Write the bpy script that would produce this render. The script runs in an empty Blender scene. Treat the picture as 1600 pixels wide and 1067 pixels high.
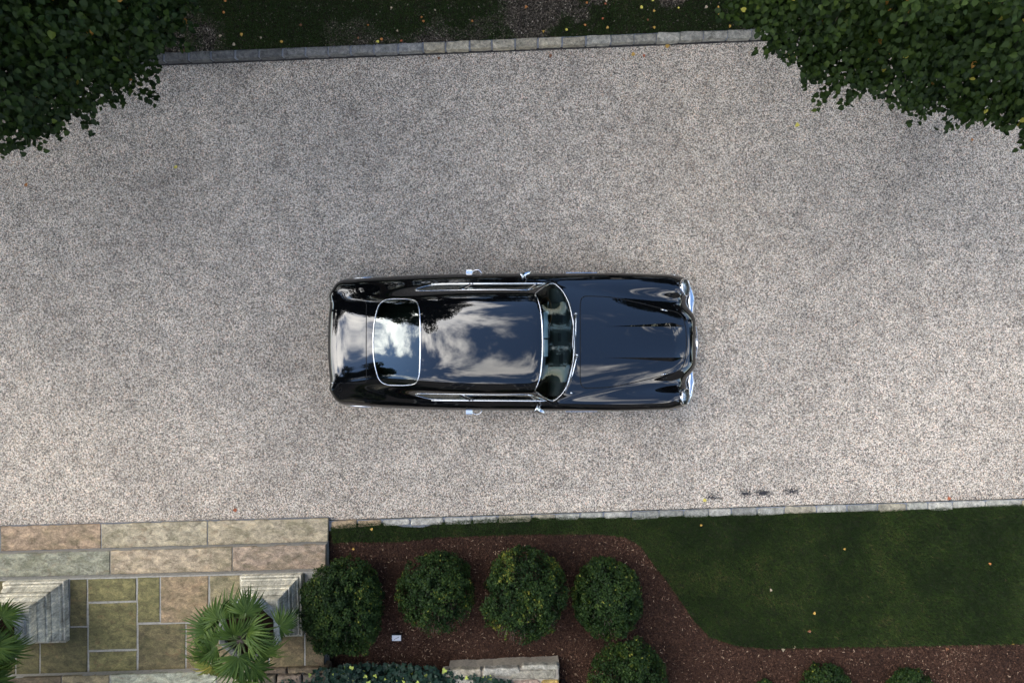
import bpy, bmesh, math, random
import numpy as np
from mathutils import Vector, Matrix
from mathutils.bvhtree import BVHTree
R = math.radians
rng = np.random.default_rng(7)
random.seed(7)
SC = bpy.context.scene
COL = SC.collection

# ------------------------------------------------------------------ camera, sky, sun, exposure
H, F = 10.7, 1247.0            # height of the drone and focal length in photo pixels
cam = bpy.data.cameras.new('camera'); camo = bpy.data.objects.new('camera', cam); COL.objects.link(camo)
camo.location = (0, 0, H); camo.rotation_euler = (0, 0, 0)
cam.lens = 36 * F / 1600; cam.sensor_width = 36; cam.clip_end = 2000
SC.camera = camo

SUN_EL, SUN_AZ = R(43), R(300)          # compass style: the sun stands to the upper left of the picture
w = bpy.data.worlds.new('World'); SC.world = w; w.use_nodes = True
nt = w.node_tree; nt.nodes.clear(); N = nt.nodes.new; L = nt.links.new
out = N('ShaderNodeOutputWorld'); mix = N('ShaderNodeMixShader')
sky = N('ShaderNodeTexSky'); sky.sky_type = 'NISHITA'; sky.sun_disc = False
sky.sun_elevation = SUN_EL; sky.sun_rotation = SUN_AZ; sky.air_density = 1.0; sky.dust_density = 0.2; sky.ozone_density = 3.0
b1 = N('ShaderNodeBackground'); b1.inputs[1].default_value = 0.15
b2 = N('ShaderNodeBackground'); b2.inputs[1].default_value = 4.2
tc = N('ShaderNodeTexCoord'); sp = N('ShaderNodeSeparateXYZ'); L(tc.outputs['Generated'], sp.inputs[0])
mz = N('ShaderNodeMath'); mz.operation = 'MAXIMUM'; mz.inputs[1].default_value = 0.0; L(sp.outputs[2], mz.inputs[0])
az = N('ShaderNodeMath'); az.operation = 'ADD'; az.inputs[1].default_value = 0.18; L(mz.outputs[0], az.inputs[0])
dv = N('ShaderNodeVectorMath'); dv.operation = 'DIVIDE'
cz = N('ShaderNodeCombineXYZ')
for i in range(3): L(az.outputs[0], cz.inputs[i])
L(tc.outputs['Generated'], dv.inputs[0]); L(cz.outputs[0], dv.inputs[1])
ad = N('ShaderNodeVectorMath'); ad.operation = 'ADD'; ad.inputs[1].default_value = (3.1, 1.7, 0.0); L(dv.outputs[0], ad.inputs[0])
n1 = N('ShaderNodeTexNoise'); n1.inputs['Scale'].default_value = 2.3; n1.inputs['Detail'].default_value = 9; n1.inputs['Roughness'].default_value = 0.62; n1.inputs['Distortion'].default_value = 0.35
L(ad.outputs[0], n1.inputs['Vector'])
n2 = N('ShaderNodeTexNoise'); n2.inputs['Scale'].default_value = 0.8; n2.inputs['Detail'].default_value = 2
L(ad.outputs[0], n2.inputs['Vector'])
sm = N('ShaderNodeMath'); sm.operation = 'MULTIPLY_ADD'; sm.inputs[1].default_value = 0.7; L(n2.outputs[0], sm.inputs[0]); L(n1.outputs[0], sm.inputs[2])
sdv = (math.sin(SUN_AZ) * math.cos(SUN_EL), math.cos(SUN_AZ) * math.cos(SUN_EL), math.sin(SUN_EL))
dt = N('ShaderNodeVectorMath'); dt.operation = 'DOT_PRODUCT'; dt.inputs[1].default_value = sdv; L(tc.outputs['Generated'], dt.inputs[0])
gl_ = N('ShaderNodeMapRange'); gl_.interpolation_type = 'SMOOTHSTEP'; gl_.inputs[1].default_value = 0.55; gl_.inputs[2].default_value = 1.0; L(dt.outputs['Value'], gl_.inputs[0])
sg = N('ShaderNodeMath'); sg.operation = 'MULTIPLY_ADD'; sg.inputs[1].default_value = 0.09; L(gl_.outputs[0], sg.inputs[0]); L(sm.outputs[0], sg.inputs[2]); sm = sg
gs = N('ShaderNodeMath'); gs.operation = 'MULTIPLY_ADD'; gs.inputs[1].default_value = 2.4; gs.inputs[2].default_value = 2.2; L(gl_.outputs[0], gs.inputs[0]); L(gs.outputs[0], b2.inputs[1])
rp = N('ShaderNodeMapRange'); rp.interpolation_type = 'SMOOTHSTEP'; rp.inputs[1].default_value = 0.84; rp.inputs[2].default_value = 1.0; L(sm.outputs[0], rp.inputs[0])
n3 = N('ShaderNodeTexNoise'); n3.inputs['Scale'].default_value = 5.0; n3.inputs['Detail'].default_value = 5; L(ad.outputs[0], n3.inputs['Vector'])
cr = N('ShaderNodeValToRGB'); cr.color_ramp.elements[0].position = 0.3; cr.color_ramp.elements[0].color = (.58, .58, .59, 1)
cr.color_ramp.elements[1].position = 0.65; cr.color_ramp.elements[1].color = (1, .96, .90, 1); L(n3.outputs[0], cr.inputs[0])
L(sky.outputs[0], b1.inputs[0]); L(cr.outputs[0], b2.inputs[0]); L(rp.outputs[0], mix.inputs[0])
L(b1.outputs[0], mix.inputs[1]); L(b2.outputs[0], mix.inputs[2]); L(mix.outputs[0], out.inputs[0])

sun = bpy.data.lights.new('sun', 'SUN'); suno = bpy.data.objects.new('sun', sun); COL.objects.link(suno)
sun.energy = 0.8; sun.angle = R(22); sun.color = (1, .95, .88)
sdir = Vector((math.sin(SUN_AZ) * math.cos(SUN_EL), math.cos(SUN_AZ) * math.cos(SUN_EL), math.sin(SUN_EL)))
suno.rotation_euler = sdir.to_track_quat('Z', 'Y').to_euler(); suno.location = sdir * 30
SC.view_settings.view_transform = 'Standard'; SC.view_settings.look = 'None'; SC.view_settings.gamma = 1
SC.view_settings.exposure = 1.38
SC.cycles.max_bounces = 8; SC.cycles.diffuse_bounces = 3; SC.cycles.glossy_bounces = 4; SC.cycles.transparent_max_bounces = 12
SC.cycles.caustics_reflective = False; SC.cycles.caustics_refractive = False

def P(px, py, z=0.0):
    k = (H - z) / F
    return Vector(((px - 800) * k, (533.5 - py) * k, z))

# ------------------------------------------------------------------ helpers
def link(o, parent=None):
    COL.objects.link(o)
    if parent is not None: o.parent = parent
    return o
def tag(o, label=None, cat=None, group=None, kind=None):
    if label: o['label'] = label
    if cat: o['category'] = cat
    if group: o['group'] = group
    if kind: o['kind'] = kind
    return o
def empty(name, loc=(0, 0, 0), rz=0):
    o = bpy.data.objects.new(name, None); o.empty_display_size = .2; o.location = loc; o.rotation_euler = (0, 0, rz)
    return link(o)
def mesh(name, V, Fc, smooth=False):
    me = bpy.data.meshes.new(name); me.from_pydata([tuple(v) for v in V], [], [tuple(f) for f in Fc])
    if smooth: me.polygons.foreach_set('use_smooth', [True] * len(me.polygons))
    me.update(); return me
def obj(name, V, Fc, mat, parent=None, smooth=False):
    me = mesh(name, V, Fc, smooth)
    if mat: me.materials.append(mat)
    return link(bpy.data.objects.new(name, me), parent)
def npmesh(name, V, Fc, mat=None, smooth=False, tint=None):
    """V (n,3), Fc (m,k) arrays; tint: value per vertex"""
    V = np.ascontiguousarray(V, dtype=np.float32); Fc = np.ascontiguousarray(Fc, dtype=np.int32)
    me = bpy.data.meshes.new(name); m, k = Fc.shape
    me.vertices.add(len(V)); me.vertices.foreach_set('co', V.ravel())
    me.loops.add(m * k); me.loops.foreach_set('vertex_index', Fc.ravel())
    me.polygons.add(m); me.polygons.foreach_set('loop_start', np.arange(0, m * k, k, dtype=np.int32))
    if smooth: me.polygons.foreach_set('use_smooth', np.ones(m, dtype=bool))
    if mat: me.materials.append(mat)
    me.update(calc_edges=True)
    if tint is not None:
        a = me.attributes.new('tint', 'FLOAT', 'POINT'); a.data.foreach_set('value', np.ascontiguousarray(tint, dtype=np.float32))
    return me
class MB:
    """collects several shapes into one part"""
    def __init__(s): s.V = []; s.F = []
    def add(s, V, Fc):
        n = len(s.V); s.V += [tuple(v) for v in V]; s.F += [tuple(i + n for i in f) for f in Fc]; return s
    def box(s, c, d, rot=None):
        V = [Vector((x * d[0] / 2, y * d[1] / 2, z * d[2] / 2)) for x in (-1, 1) for y in (-1, 1) for z in (-1, 1)]
        if rot is not None: V = [rot @ v for v in V]
        V = [v + Vector(c) for v in V]
        return s.add(V, [(0, 1, 3, 2), (4, 6, 7, 5), (0, 4, 5, 1), (2, 3, 7, 6), (0, 2, 6, 4), (1, 5, 7, 3)])
    def tube(s, pts, r, n=8, closed=False, flat=1.0, up=None):
        pts = [Vector(p) for p in pts]; m = len(pts); rr = r if isinstance(r, (list, tuple)) else [r] * m
        V = []; prev = None
        for i, p in enumerate(pts):
            a = pts[(i - 1) % m] if (closed or i > 0) else p; b = pts[(i + 1) % m] if (closed or i < m - 1) else p
            t = (b - a).normalized()
            u = Vector(up) if up is not None else (prev if prev is not None else (Vector((0, 0, 1)) if abs(t.z) < .9 else Vector((1, 0, 0))))
            u = (u - t * u.dot(t)).normalized(); prev = u; v = t.cross(u)
            for k in range(n):
                q = 2 * math.pi * k / n
                V.append(p + u * (math.cos(q) * rr[i] * flat) + v * (math.sin(q) * rr[i]))
        Fc = []
        for i in range(m if closed else m - 1):
            for k in range(n):
                a = i * n + k; b = i * n + (k + 1) % n; j = (i + 1) % m
                Fc.append((a, b, j * n + (k + 1) % n, j * n + k))
        if not closed: Fc += [tuple(range(n - 1, -1, -1)), tuple(range((m - 1) * n, m * n))]
        return s.add(V, Fc)
    def lathe(s, prof, M=None, n=32):
        """prof: (radius, height) pairs about local Z"""
        M = M or Matrix(); V = []; Fc = []
        for r, h in prof:
            for k in range(n):
                q = 2 * math.pi * k / n; V.append(M @ Vector((r * math.cos(q), r * math.sin(q), h)))
        for i in range(len(prof) - 1):
            for k in range(n):
                Fc.append((i * n + k, i * n + (k + 1) % n, (i + 1) * n + (k + 1) % n, (i + 1) * n + k))
        return s.add(V, Fc)
    def build(s, name, mat, parent=None, smooth=False):
        return obj(name, s.V, s.F, mat, parent, smooth)
def spline(pts, n=8, closed=False):
    pts = [Vector(p) for p in pts]; m = len(pts); o = []
    for i in range(m if closed else m - 1):
        p0 = pts[(i - 1) % m] if (closed or i > 0) else pts[0] * 2 - pts[1]
        p1 = pts[i]; p2 = pts[(i + 1) % m]
        p3 = pts[(i + 2) % m] if (closed or i + 2 < m) else pts[-1] * 2 - pts[-2]
        for k in range(n):
            t = k / n
            o.append(.5 * ((2 * p1) + (p2 - p0) * t + (2 * p0 - 5 * p1 + 4 * p2 - p3) * t * t + (3 * p1 - p0 - 3 * p2 + p3) * t ** 3))
    if not closed: o.append(pts[-1])
    return o
def inside(poly, X, Y):
    poly = np.asarray([(p[0], p[1]) for p in poly]); r = np.zeros(np.shape(X), bool)
    x1, y1 = poly[-1]
    for x2, y2 in poly:
        c = ((y1 > Y) != (y2 > Y)); 
        with np.errstate(divide='ignore', invalid='ignore'):
            xi = (x2 - x1) * (Y - y1) / (y2 - y1 if y2 != y1 else 1e-12) + x1
        r ^= c & (X < xi); x1, y1 = x2, y2
    return r
def prism(poly, z0, z1, bev=.008, jit=.0, step=0.0, topnoise=0.0):
    """slab with an eased, slightly uneven upper edge; poly counter-clockwise in xy"""
    P2 = [Vector((p[0], p[1])) for p in poly]
    a = sum(P2[i].x * P2[(i + 1) % len(P2)].y - P2[(i + 1) % len(P2)].x * P2[i].y for i in range(len(P2)))
    if a < 0: P2.reverse()
    if step > 0:
        Q = []
        for i in range(len(P2)):
            p, q = P2[i], P2[(i + 1) % len(P2)]; n = max(1, int((q - p).length / step))
            Q += [p.lerp(q, k / n) for k in range(n)]
        P2 = Q
    n = len(P2); cen = sum(P2, Vector((0, 0))) / n
    nr = []
    for i in range(n):
        t = (P2[(i + 1) % n] - P2[i - 1]).normalized(); nr.append(Vector((-t.y, t.x)))
    P2 = [p + nr[i] * random.uniform(-jit, jit) for i, p in enumerate(P2)]
    V = []
    rings = [(0, z0), (0, z1 - bev), (bev * .35, z1 - bev * .3), (bev, z1)]
    for ins, z in rings:
        for i, p in enumerate(P2):
            q = p + nr[i] * ins; V.append((q.x, q.y, z + (random.uniform(-topnoise, topnoise) if z > z0 + 1e-6 else 0)))
    V.append((cen.x, cen.y, z1 + topnoise * .8)); Fc = []
    for r in range(3):
        for i in range(n): Fc.append((r * n + i, r * n + (i + 1) % n, (r + 1) * n + (i + 1) % n, (r + 1) * n + i))
    for i in range(n): Fc.append((3 * n + i, 3 * n + (i + 1) % n, 4 * n))
    return V, Fc
def fbm2(x, y, s=1.0, seed=0):
    """cheap smooth value noise for scattering, 0..1"""
    r = np.zeros_like(x); amp = .5; rs = np.random.default_rng(seed)
    for o in range(4):
        T = rs.random((64, 64)); u = x * s * 2 ** o + 17.3 * o; v = y * s * 2 ** o + 5.1 * o
        i = np.floor(u).astype(int); j = np.floor(v).astype(int); fu = u - i; fv = v - j
        fu = fu * fu * (3 - 2 * fu); fv = fv * fv * (3 - 2 * fv)
        g = lambda a, b: T[a % 64, b % 64]
        r += amp * ((g(i, j) * (1 - fu) + g(i + 1, j) * fu) * (1 - fv) + (g(i, j + 1) * (1 - fu) + g(i + 1, j + 1) * fu) * fv); amp *= .5
    return r / .9375

# ------------------------------------------------------------------ materials
class Mat:
    def __init__(s, name):
        s.m = bpy.data.materials.new(name); s.m.use_nodes = True; s.t = s.m.node_tree; s.b = s.t.nodes['Principled BSDF']
        s.o = s.t.nodes['Material Output']
    def n(s, t, **kw):
        q = s.t.nodes.new('ShaderNode' + t)
        for k, v in kw.items():
            if k in q.inputs: q.inputs[k].default_value = v
            else: setattr(q, k, v)
        return q
    def l(s, a, b): s.t.links.new(a, b)
    def ramp(s, src, stops, interp='LINEAR'):
        r = s.n('ValToRGB'); r.color_ramp.interpolation = interp; e = r.color_ramp.elements
        while len(e) < len(stops): e.new(.5)
        for q, (p, c) in zip(e, stops): q.position = p; q.color = (*c, 1)
        s.l(src, r.inputs[0]); return r.outputs[0]
    def mixc(s, fac, a, b, mode='MIX'):
        q = s.n('Mix', data_type='RGBA', blend_type=mode)
        for v, i in ((fac, 0), (a, 6), (b, 7)):
            if hasattr(v, 'links'): s.l(v, q.inputs[i])
            elif i == 0: q.inputs[0].default_value = v
            else: q.inputs[i].default_value = (*v, 1)
        return q.outputs[2]
    def coord(s, scale=None):
        c = s.n('TexCoord').outputs['Object']
        if scale is not None:
            m = s.n('Mapping'); m.inputs['Scale'].default_value = scale if hasattr(scale, '__len__') else (scale,) * 3; s.l(c, m.inputs[0]); return m.outputs[0]
        return c
    def noise(s, scale, detail=4, rough=.55, dist=0, vec=None):
        q = s.n('TexNoise', Scale=scale, Detail=detail, Roughness=rough, Distortion=dist); s.l(vec if vec is not None else s.coord(), q.inputs['Vector']); return q.outputs[0]
    def bump(s, h, strength=.5, dist=.01):
        q = s.n('Bump', Strength=strength, Distance=dist); s.l(h, q.inputs['Height']); s.l(q.outputs[0], s.b.inputs['Normal'])
    def base(s, c):
        if hasattr(c, 'links'): s.l(c, s.b.inputs['Base Color'])
        else: s.b.inputs['Base Color'].default_value = (*c, 1)
        return s
    def set(s, rough=None, metal=None, ior=None, spec=None):
        for k, v in (('Roughness', rough), ('Metallic', metal), ('IOR', ior), ('Specular IOR Level', spec)):
            if v is not None: s.b.inputs[k].default_value = v
        return s
def simple(name, c, rough=.5, metal=0, ior=None):
    m = Mat(name).base(c).set(rough, metal, ior); return m.m
def geopos(m):
    return m.n('NewGeometry').outputs['Position']

# gravel: every voronoi cell a pebble with its own stone colour
def gravel_material():
    m = Mat('gravel'); g = geopos(m)
    v1 = m.n('TexVoronoi', Scale=86.0); m.l(g, v1.inputs['Vector'])
    v2 = m.n('TexVoronoi', Scale=165.0); m.l(g, v2.inputs['Vector'])
    s1 = m.n('SeparateColor'); m.l(v1.outputs['Color'], s1.inputs[0])
    s2 = m.n('SeparateColor'); m.l(v2.outputs['Color'], s2.inputs[0])
    stops = [(0, (.012, .012, .014)), (.16, (.065, .066, .070)), (.32, (.22, .21, .20)), (.48, (.45, .415, .375)), (.63, (.62, .59, .555)), (.79, (.80, .785, .76)), (1, (.90, .89, .87))]
    c1 = m.ramp(s1.outputs[0], stops); c2 = m.ramp(s2.outputs[0], stops)
    hue = m.ramp(s1.outputs[1], [(0, (1.02, 1.0, .96)), (.50, (1.03, 1.0, .94)), (.72, (1.08, .96, .83)), (.84, (1.02, .99, .90)), (.94, (1.08, .86, .74)), (1, (.95, .99, 1.02))], 'CONSTANT')
    c = m.mixc(.30, c1, c2); c = m.mixc(1.0, c, hue, 'MULTIPLY')
    gap = m.ramp(v1.outputs['Distance'], [(0, (1, 1, 1)), (.45, (1, 1, 1)), (.75, (.50, .49, .48)), (1, (.3, .3, .3))])
    c = m.mixc(.65, c, gap, 'MULTIPLY')
    big = m.ramp(m.noise(.55, 5, .6, .4, g), [(.25, (.80, .745, .68)), (.5, (1.04, .97, .88)), (.75, (1.17, 1.09, .99))])
    c = m.mixc(1.0, c, big, 'MULTIPLY')
    mid = m.ramp(m.noise(4.0, 5, .65, .2, g), [(.3, (.74, .74, .74)), (.6, (1.06, 1.05, 1.04))])
    c = m.mixc(1.0, c, mid, 'MULTIPLY')
    # worn spots where the dark base shows between the stones
    spots = None
    for (px, py, rx, ry, k) in [(1112, 776, .22, .08, .85), (1165, 771, .18, .08, .95), (1192, 770, .22, .08, 1.0), (1238, 767, .20, .09, .92), (532, 743, .10, .05, .75), (507, 676, .07, .05, .6), (430, 577, .10, .07, .4), (135, 812, .22, .05, .55), (650, 800, .1, .03, .5), (690, 455, .35, .1, .25)]:
        p = P(px, py)
        q = m.n('VectorMath', operation='SUBTRACT'); m.l(g, q.inputs[0]); q.inputs[1].default_value = p
        d = m.n('VectorMath', operation='DIVIDE'); m.l(q.outputs[0], d.inputs[0]); d.inputs[1].default_value = (rx, ry, 1)
        ln = m.n('VectorMath', operation='LENGTH'); m.l(d.outputs[0], ln.inputs[0])
        mr = m.n('MapRange'); mr.inputs[1].default_value = 1.5; mr.inputs[2].default_value = 0.0; mr.inputs[3].default_value = 0; mr.inputs[4].default_value = k; m.l(ln.outputs['Value'], mr.inputs[0])
        if spots is None: spots = mr.outputs[0]
        else:
            x = m.n('Math', operation='MAXIMUM'); m.l(spots, x.inputs[0]); m.l(mr.outputs[0], x.inputs[1]); spots = x.outputs[0]
    nn = m.noise(38, 3, .7, 0, g)
    x = m.n('Math', operation='MULTIPLY_ADD'); m.l(nn, x.inputs[0]); x.inputs[1].default_value = 1.6; m.l(spots, x.inputs[2])
    mr = m.n('MapRange'); mr.inputs[1].default_value = 1.35; mr.inputs[2].default_value = 1.6; m.l(x.outputs[0], mr.inputs[0])
    c = m.mixc(mr.outputs[0], c, (.018, .018, .021))
    m.base(c).set(.75)
    hgt = m.n('Math', operation='SUBTRACT'); hgt.inputs[0].default_value = 1; m.l(v1.outputs['Distance'], hgt.inputs[1])
    m.bump(hgt.outputs[0], .75, .012)
    return m.m
M_GRAVEL = gravel_material()

def leaf_material(name, stops, rough=.45, trans=.25, spec=.4):
    m = Mat(name); a = m.n('Attribute', attribute_name='tint')
    c = m.ramp(a.outputs['Fac'], stops); m.base(c).set(rough, spec=spec)
    t = m.n('BsdfTranslucent'); m.l(c, t.inputs[0]); x = m.n('MixShader'); x.inputs[0].default_value = trans
    m.l(m.b.outputs[0], x.inputs[1]); m.l(t.outputs[0], x.inputs[2]); m.l(x.outputs[0], m.o.inputs[0])
    return m.m
M_LINDEN = leaf_material('linden_leaf', [(0, (.008, .018, .004)), (.45, (.021, .040, .006)), (.75, (.041, .066, .010)), (.93, (.09, .12, .018)), (.96, (.30, .26, .04)), (1, (.30, .12, .03))], .55, .2, .16)
M_GRASS = leaf_material('grass_blade', [(0, (.015, .032, .007)), (.5, (.036, .066, .013)), (.85, (.064, .098, .020)), (.95, (.10, .09, .034)), (1, (.16, .12, .05))], .6, .2, .2)
M_BOX = leaf_material('boxwood_leaf', [(0, (.007, .018, .005)), (.5, (.020, .042, .010)), (.8, (.042, .070, .013)), (.95, (.085, .11, .018)), (1, (.16, .16, .025))], .55, .2, .14)
M_IVY = leaf_material('ivy_leaf', [(0, (.010, .026, .018)), (.6, (.018, .042, .026)), (.85, (.035, .06, .03)), (.9, (.20, .30, .06)), (1, (.38, .45, .10))], .45, .15, .2)
M_PALM = leaf_material('palm_leaf', [(0, (.016, .036, .008)), (.5, (.055, .098, .018)), (.8, (.11, .16, .03)), (.95, (.20, .20, .05)), (1, (.50, .36, .07))], .45, .25, .18)
M_CHIP = leaf_material('wood_chip', [(0, (.012, .007, .005)), (.5, (.048, .023, .014)), (.8, (.090, .045, .027)), (.95, (.16, .085, .055)), (1, (.34, .24, .16))], .8, 0, .2)
M_LITTER = leaf_material('leaf_litter', [(0, (.02, .016, .014)), (.5, (.082, .066, .048)), (.8, (.165, .136, .102)), (1, (.40, .345, .27))], .8, 0, .2)
def bark_material():
    m = Mat('bark'); c = m.ramp(m.noise(14, 6, .65, .3, m.coord((1, 1, .25))), [(.3, (.03, .022, .016)), (.7, (.11, .085, .065))])
    m.base(c).set(.9); m.bump(m.noise(30, 5, .6, .3, m.coord((1, 1, .2))), .6, .02); return m.m
M_BARK = bark_material()
def soil_material(name, a, b, c_, scale=40):
    m = Mat(name); g = geopos(m)
    f = m.noise(scale, 6, .7, .2, g); c = m.ramp(f, [(.25, a), (.52, b), (.8, c_)])
    c = m.mixc(1, c, m.ramp(m.noise(1.4, 4, .6, .3, g), [(.3, (.6, .6, .6)), (.7, (1.15, 1.15, 1.15))]), 'MULTIPLY')
    m.base(c).set(.95, spec=.15); m.bump(m.noise(scale * 1.6, 5, .7, 0, g), .9, .02); return m.m
M_MULCH = soil_material('mulch_bed', (.010, .006, .004), (.036, .018, .011), (.078, .040, .025), 55)
M_EARTH = soil_material('lawn_earth', (.008, .010, .006), (.020, .024, .012), (.045, .042, .024), 30)
M_LITTERBED = soil_material('bare_earth', (.010, .009, .006), (.030, .026, .017), (.075, .064, .045), 70)
M_LAND = soil_material('grassland', (.012, .02, .008), (.03, .045, .016), (.05, .065, .025), 3)

def stone_material(name, streak=(1, 1, 1), moss=.4, rust=.3, rough=.8, grain=9):
    """colour comes from the object's own colour; grain, moss and rust are stains on it"""
    m = Mat(name); oi = m.n('ObjectInfo'); base = oi.outputs['Color']
    loc = m.n('VectorMath', operation='ADD'); sc = m.n('VectorMath', operation='SCALE'); m.l(oi.outputs['Location'], sc.inputs[0]); sc.inputs['Scale'].default_value = 3.7
    m.l(geopos(m), loc.inputs[0])
    rv = m.n('CombineXYZ'); mu = m.n('Math', operation='MULTIPLY'); m.l(oi.outputs['Random'], mu.inputs[0]); mu.inputs[1].default_value = 90
    m.l(mu.outputs[0], rv.inputs[0]); m.l(mu.outputs[0], rv.inputs[2]); m.l(rv.outputs[0], loc.inputs[1])
    mp = m.n('Mapping'); mp.inputs['Scale'].default_value = streak; mp.inputs['Rotation'].default_value = (0, 0, .5); m.l(loc.outputs[0], mp.inputs[0]); vec = mp.outputs[0]
    f = m.noise(grain, 8, .68, .6, vec)
    c = m.mixc(1, base, m.ramp(f, [(.30, (.36, .36, .35)), (.5, (.92, .92, .92)), (.70, (1.6, 1.55, 1.45))]), 'MULTIPLY')
    c = m.mixc(1, c, m.ramp(m.noise(grain * 2.6, 6, .75, 1.5, vec), [(.35, (.68, .67, .64)), (.62, (1.15, 1.15, 1.13))]), 'MULTIPLY')
    fm = m.ramp(m.noise(grain * .35, 5, .65, .8, vec), [(.45, (0, 0, 0)), (.68, (1, 1, 1))])
    q = m.n('Math', operation='MULTIPLY'); m.l(fm, q.inputs[0]); q.inputs[1].default_value = moss
    c = m.mixc(q.outputs[0], c, (.085, .085, .032))
    fr = m.ramp(m.noise(grain * .5, 6, .7, 1.2, vec), [(.55, (0, 0, 0)), (.72, (1, 1, 1))])
    q2 = m.n('Math', operation='MULTIPLY'); m.l(fr, q2.inputs[0]); q2.inputs[1].default_value = rust
    c = m.mixc(q2.outputs[0], c, (.22, .115, .06))
    sp_ = m.ramp(m.noise(grain * 9, 3, .7, 0, vec), [(.3, (.62, .62, .62)), (.55, (1, 1, 1)), (.75, (1.25, 1.25, 1.25))])
    c = m.mixc(1, c, sp_, 'MULTIPLY')
    m.base(c).set(rough, spec=.3); m.bump(f, .5, .02); return m.m
M_FLAG = stone_material('flagstone', (1, 1.6, 1), .5, .45, .75, 9)
M_KERB = stone_material('kerb_stone', (1, 1, 1), .12, .12, .85, 16)
M_LIME = stone_material('carved_limestone', (1, 1, .5), .22, .05, .85, 6)
M_RUBBLE = stone_material('rubble_stone', (1, 1, 1), .25, .3, .9, 14)
def mortar_material(name, c):
    m = Mat(name); f = m.noise(30, 6, .7, .2, geopos(m)); m.base(m.ramp(f, [(.25, tuple(x * .45 for x in c)), (.5, c), (.8, tuple(min(.9, x * 1.25) for x in c))])).set(.95)
    m.bump(f, .7, .01); return m.m
M_MORTAR = mortar_material('mortar', (.30, .285, .25))
M_MORTARDARK = mortar_material('kerb_mortar', (.20, .215, .24))

M_PAINT = Mat('black_paint').base((.0022, .0024, .0030)).set(.03, 0, 1.74).m
M_CHROME = Mat('chrome').base((.80, .81, .82)).set(.10, 1).m
M_DARKTRIM = simple('dark_rubber', (.008, .008, .009), .6)
M_TYRE = simple('tyre_rubber', (.016, .016, .017), .8)
M_LEATHER = Mat('seat_leather')
M_LEATHER.base((.030, .032, .034)).set(.45); M_LEATHER.bump(M_LEATHER.noise(160, 3), .15, .003); M_LEATHER = M_LEATHER.m
M_DASH = simple('dashboard_leather', (.030, .035, .034), .45)
M_DASHTOP = simple('parcel_shelf_felt', (.018, .02, .02), .85)
M_WOODRIM = simple('steering_wheel_wood', (.10, .045, .02), .3)
M_ALU = simple('brushed_aluminium', (.55, .56, .58), .3, 1)
M_WHITE = simple('white_enamel', (.8, .8, .8), .35)
def glass_material(name, tint, ior):
    m = Mat(name); t = m.n('BsdfTransparent'); t.inputs[0].default_value = (*tint, 1)
    g = m.n('BsdfGlossy'); g.inputs['Roughness'].default_value = .01; g.inputs['Color'].default_value = (.93, 1.0, .98, 1)
    fr = m.n('Fresnel', IOR=ior); x = m.n('MixShader'); m.l(fr.outputs[0], x.inputs[0]); m.l(t.outputs[0], x.inputs[1]); m.l(g.outputs[0], x.inputs[2])
    m.l(x.outputs[0], m.o.inputs[0]); m.t.nodes.remove(m.b); return m.m
M_GLASS = glass_material('windscreen_glass', (.66, .78, .75), 1.45)
M_REARGLASS = glass_material('rear_window_glass', (.30, .40, .38), 2.1)
M_LENS = glass_material('headlamp_glass', (.9, .93, .92), 1.6)

# ------------------------------------------------------------------ the setting: ground, drive, lawn, bed
def sheet(name, pts, z, mat, label=None):
    V = [(p[0], p[1], z) for p in pts]; o = obj(name, V, [tuple(range(len(V)))], mat)
    bm = bmesh.new(); bm.from_mesh(o.data); bmesh.ops.triangulate(bm, faces=bm.faces[:]); 
    for f in bm.faces:
        if f.normal.z < 0: f.normal_flip()
    bm.to_mesh(o.data); bm.free(); o['kind'] = 'structure'
    if label: o['label'] = label
    return o
sheet('ground', [(-400, -400), (400, -400), (400, 400), (-400, 400)], -.03, M_LAND, 'dark grass land around the drive')
kl = lambda px: 101 - (px - 250) * 38 / 935          # far kerb: foot of the stones at the gravel
kn = lambda px: 812 - (px - 515) * 34 / 1085         # near kerb: gravel edge
a, b = P(-300, kl(-300)), P(1900, kl(1900)); c_, d_ = P(1900, kn(1900)), P(-300, kn(-300))
dirn = (b - a).normalized(); dirs = (c_ - d_).normalized()
sheet('driveway', [a - dirn * 30, b + dirn * 30, c_ + dirs * 30, d_ - dirs * 30], 0.0, M_GRAVEL, 'light grey gravel driveway under the car')
kb = lambda px: kl(px) - 17
LAWN_PX = [(517, 823), (545, 818), (575, 816), (600, 817), (630, 823), (660, 824), (690, 816), (740, 812), (800, 808), (850, 809), (900, 809), (940, 808), (1000, 808), (1080, 806), (1200, 803), (1300, 800), (1400, 797), (1500, 793), (1800, 784),
           (1800, 999), (1600, 1005), (1500, 1007), (1400, 1009), (1300, 1010), (1200, 1013), (1150, 1008), (1110, 995), (1085, 970), (1065, 940), (1040, 905), (1020, 880), (1000, 852), (975, 838), (930, 834), (850, 834), (780, 835), (720, 838), (690, 838), (650, 843), (620, 846), (560, 846), (520, 848)]
ZL = .05
LAWN = [P(x, y, ZL) for x, y in LAWN_PX]
sheet('lawn', LAWN, ZL, M_EARTH, 'short dark lawn along the near kerb')
sheet('planting_bed', [P(513, 820, .03), P(1900, 785, .03), P(1900, 1600, .03), P(513, 1600, .03)], .028, M_MULCH, 'red brown bark mulch bed with round shrubs')
sheet('verge', [P(-300, kb(-300), .09), P(1900, kb(1900), .09), P(2200, -900, .09), P(-700, -900, .09)], .088, M_LITTERBED, 'bare earth and thin grass behind the far kerb')
M_FOOTSHADE = mortar_material('foot_shade', (.035, .032, .03))  # dark tone for a painted shadow line along the kerb foot
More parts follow.
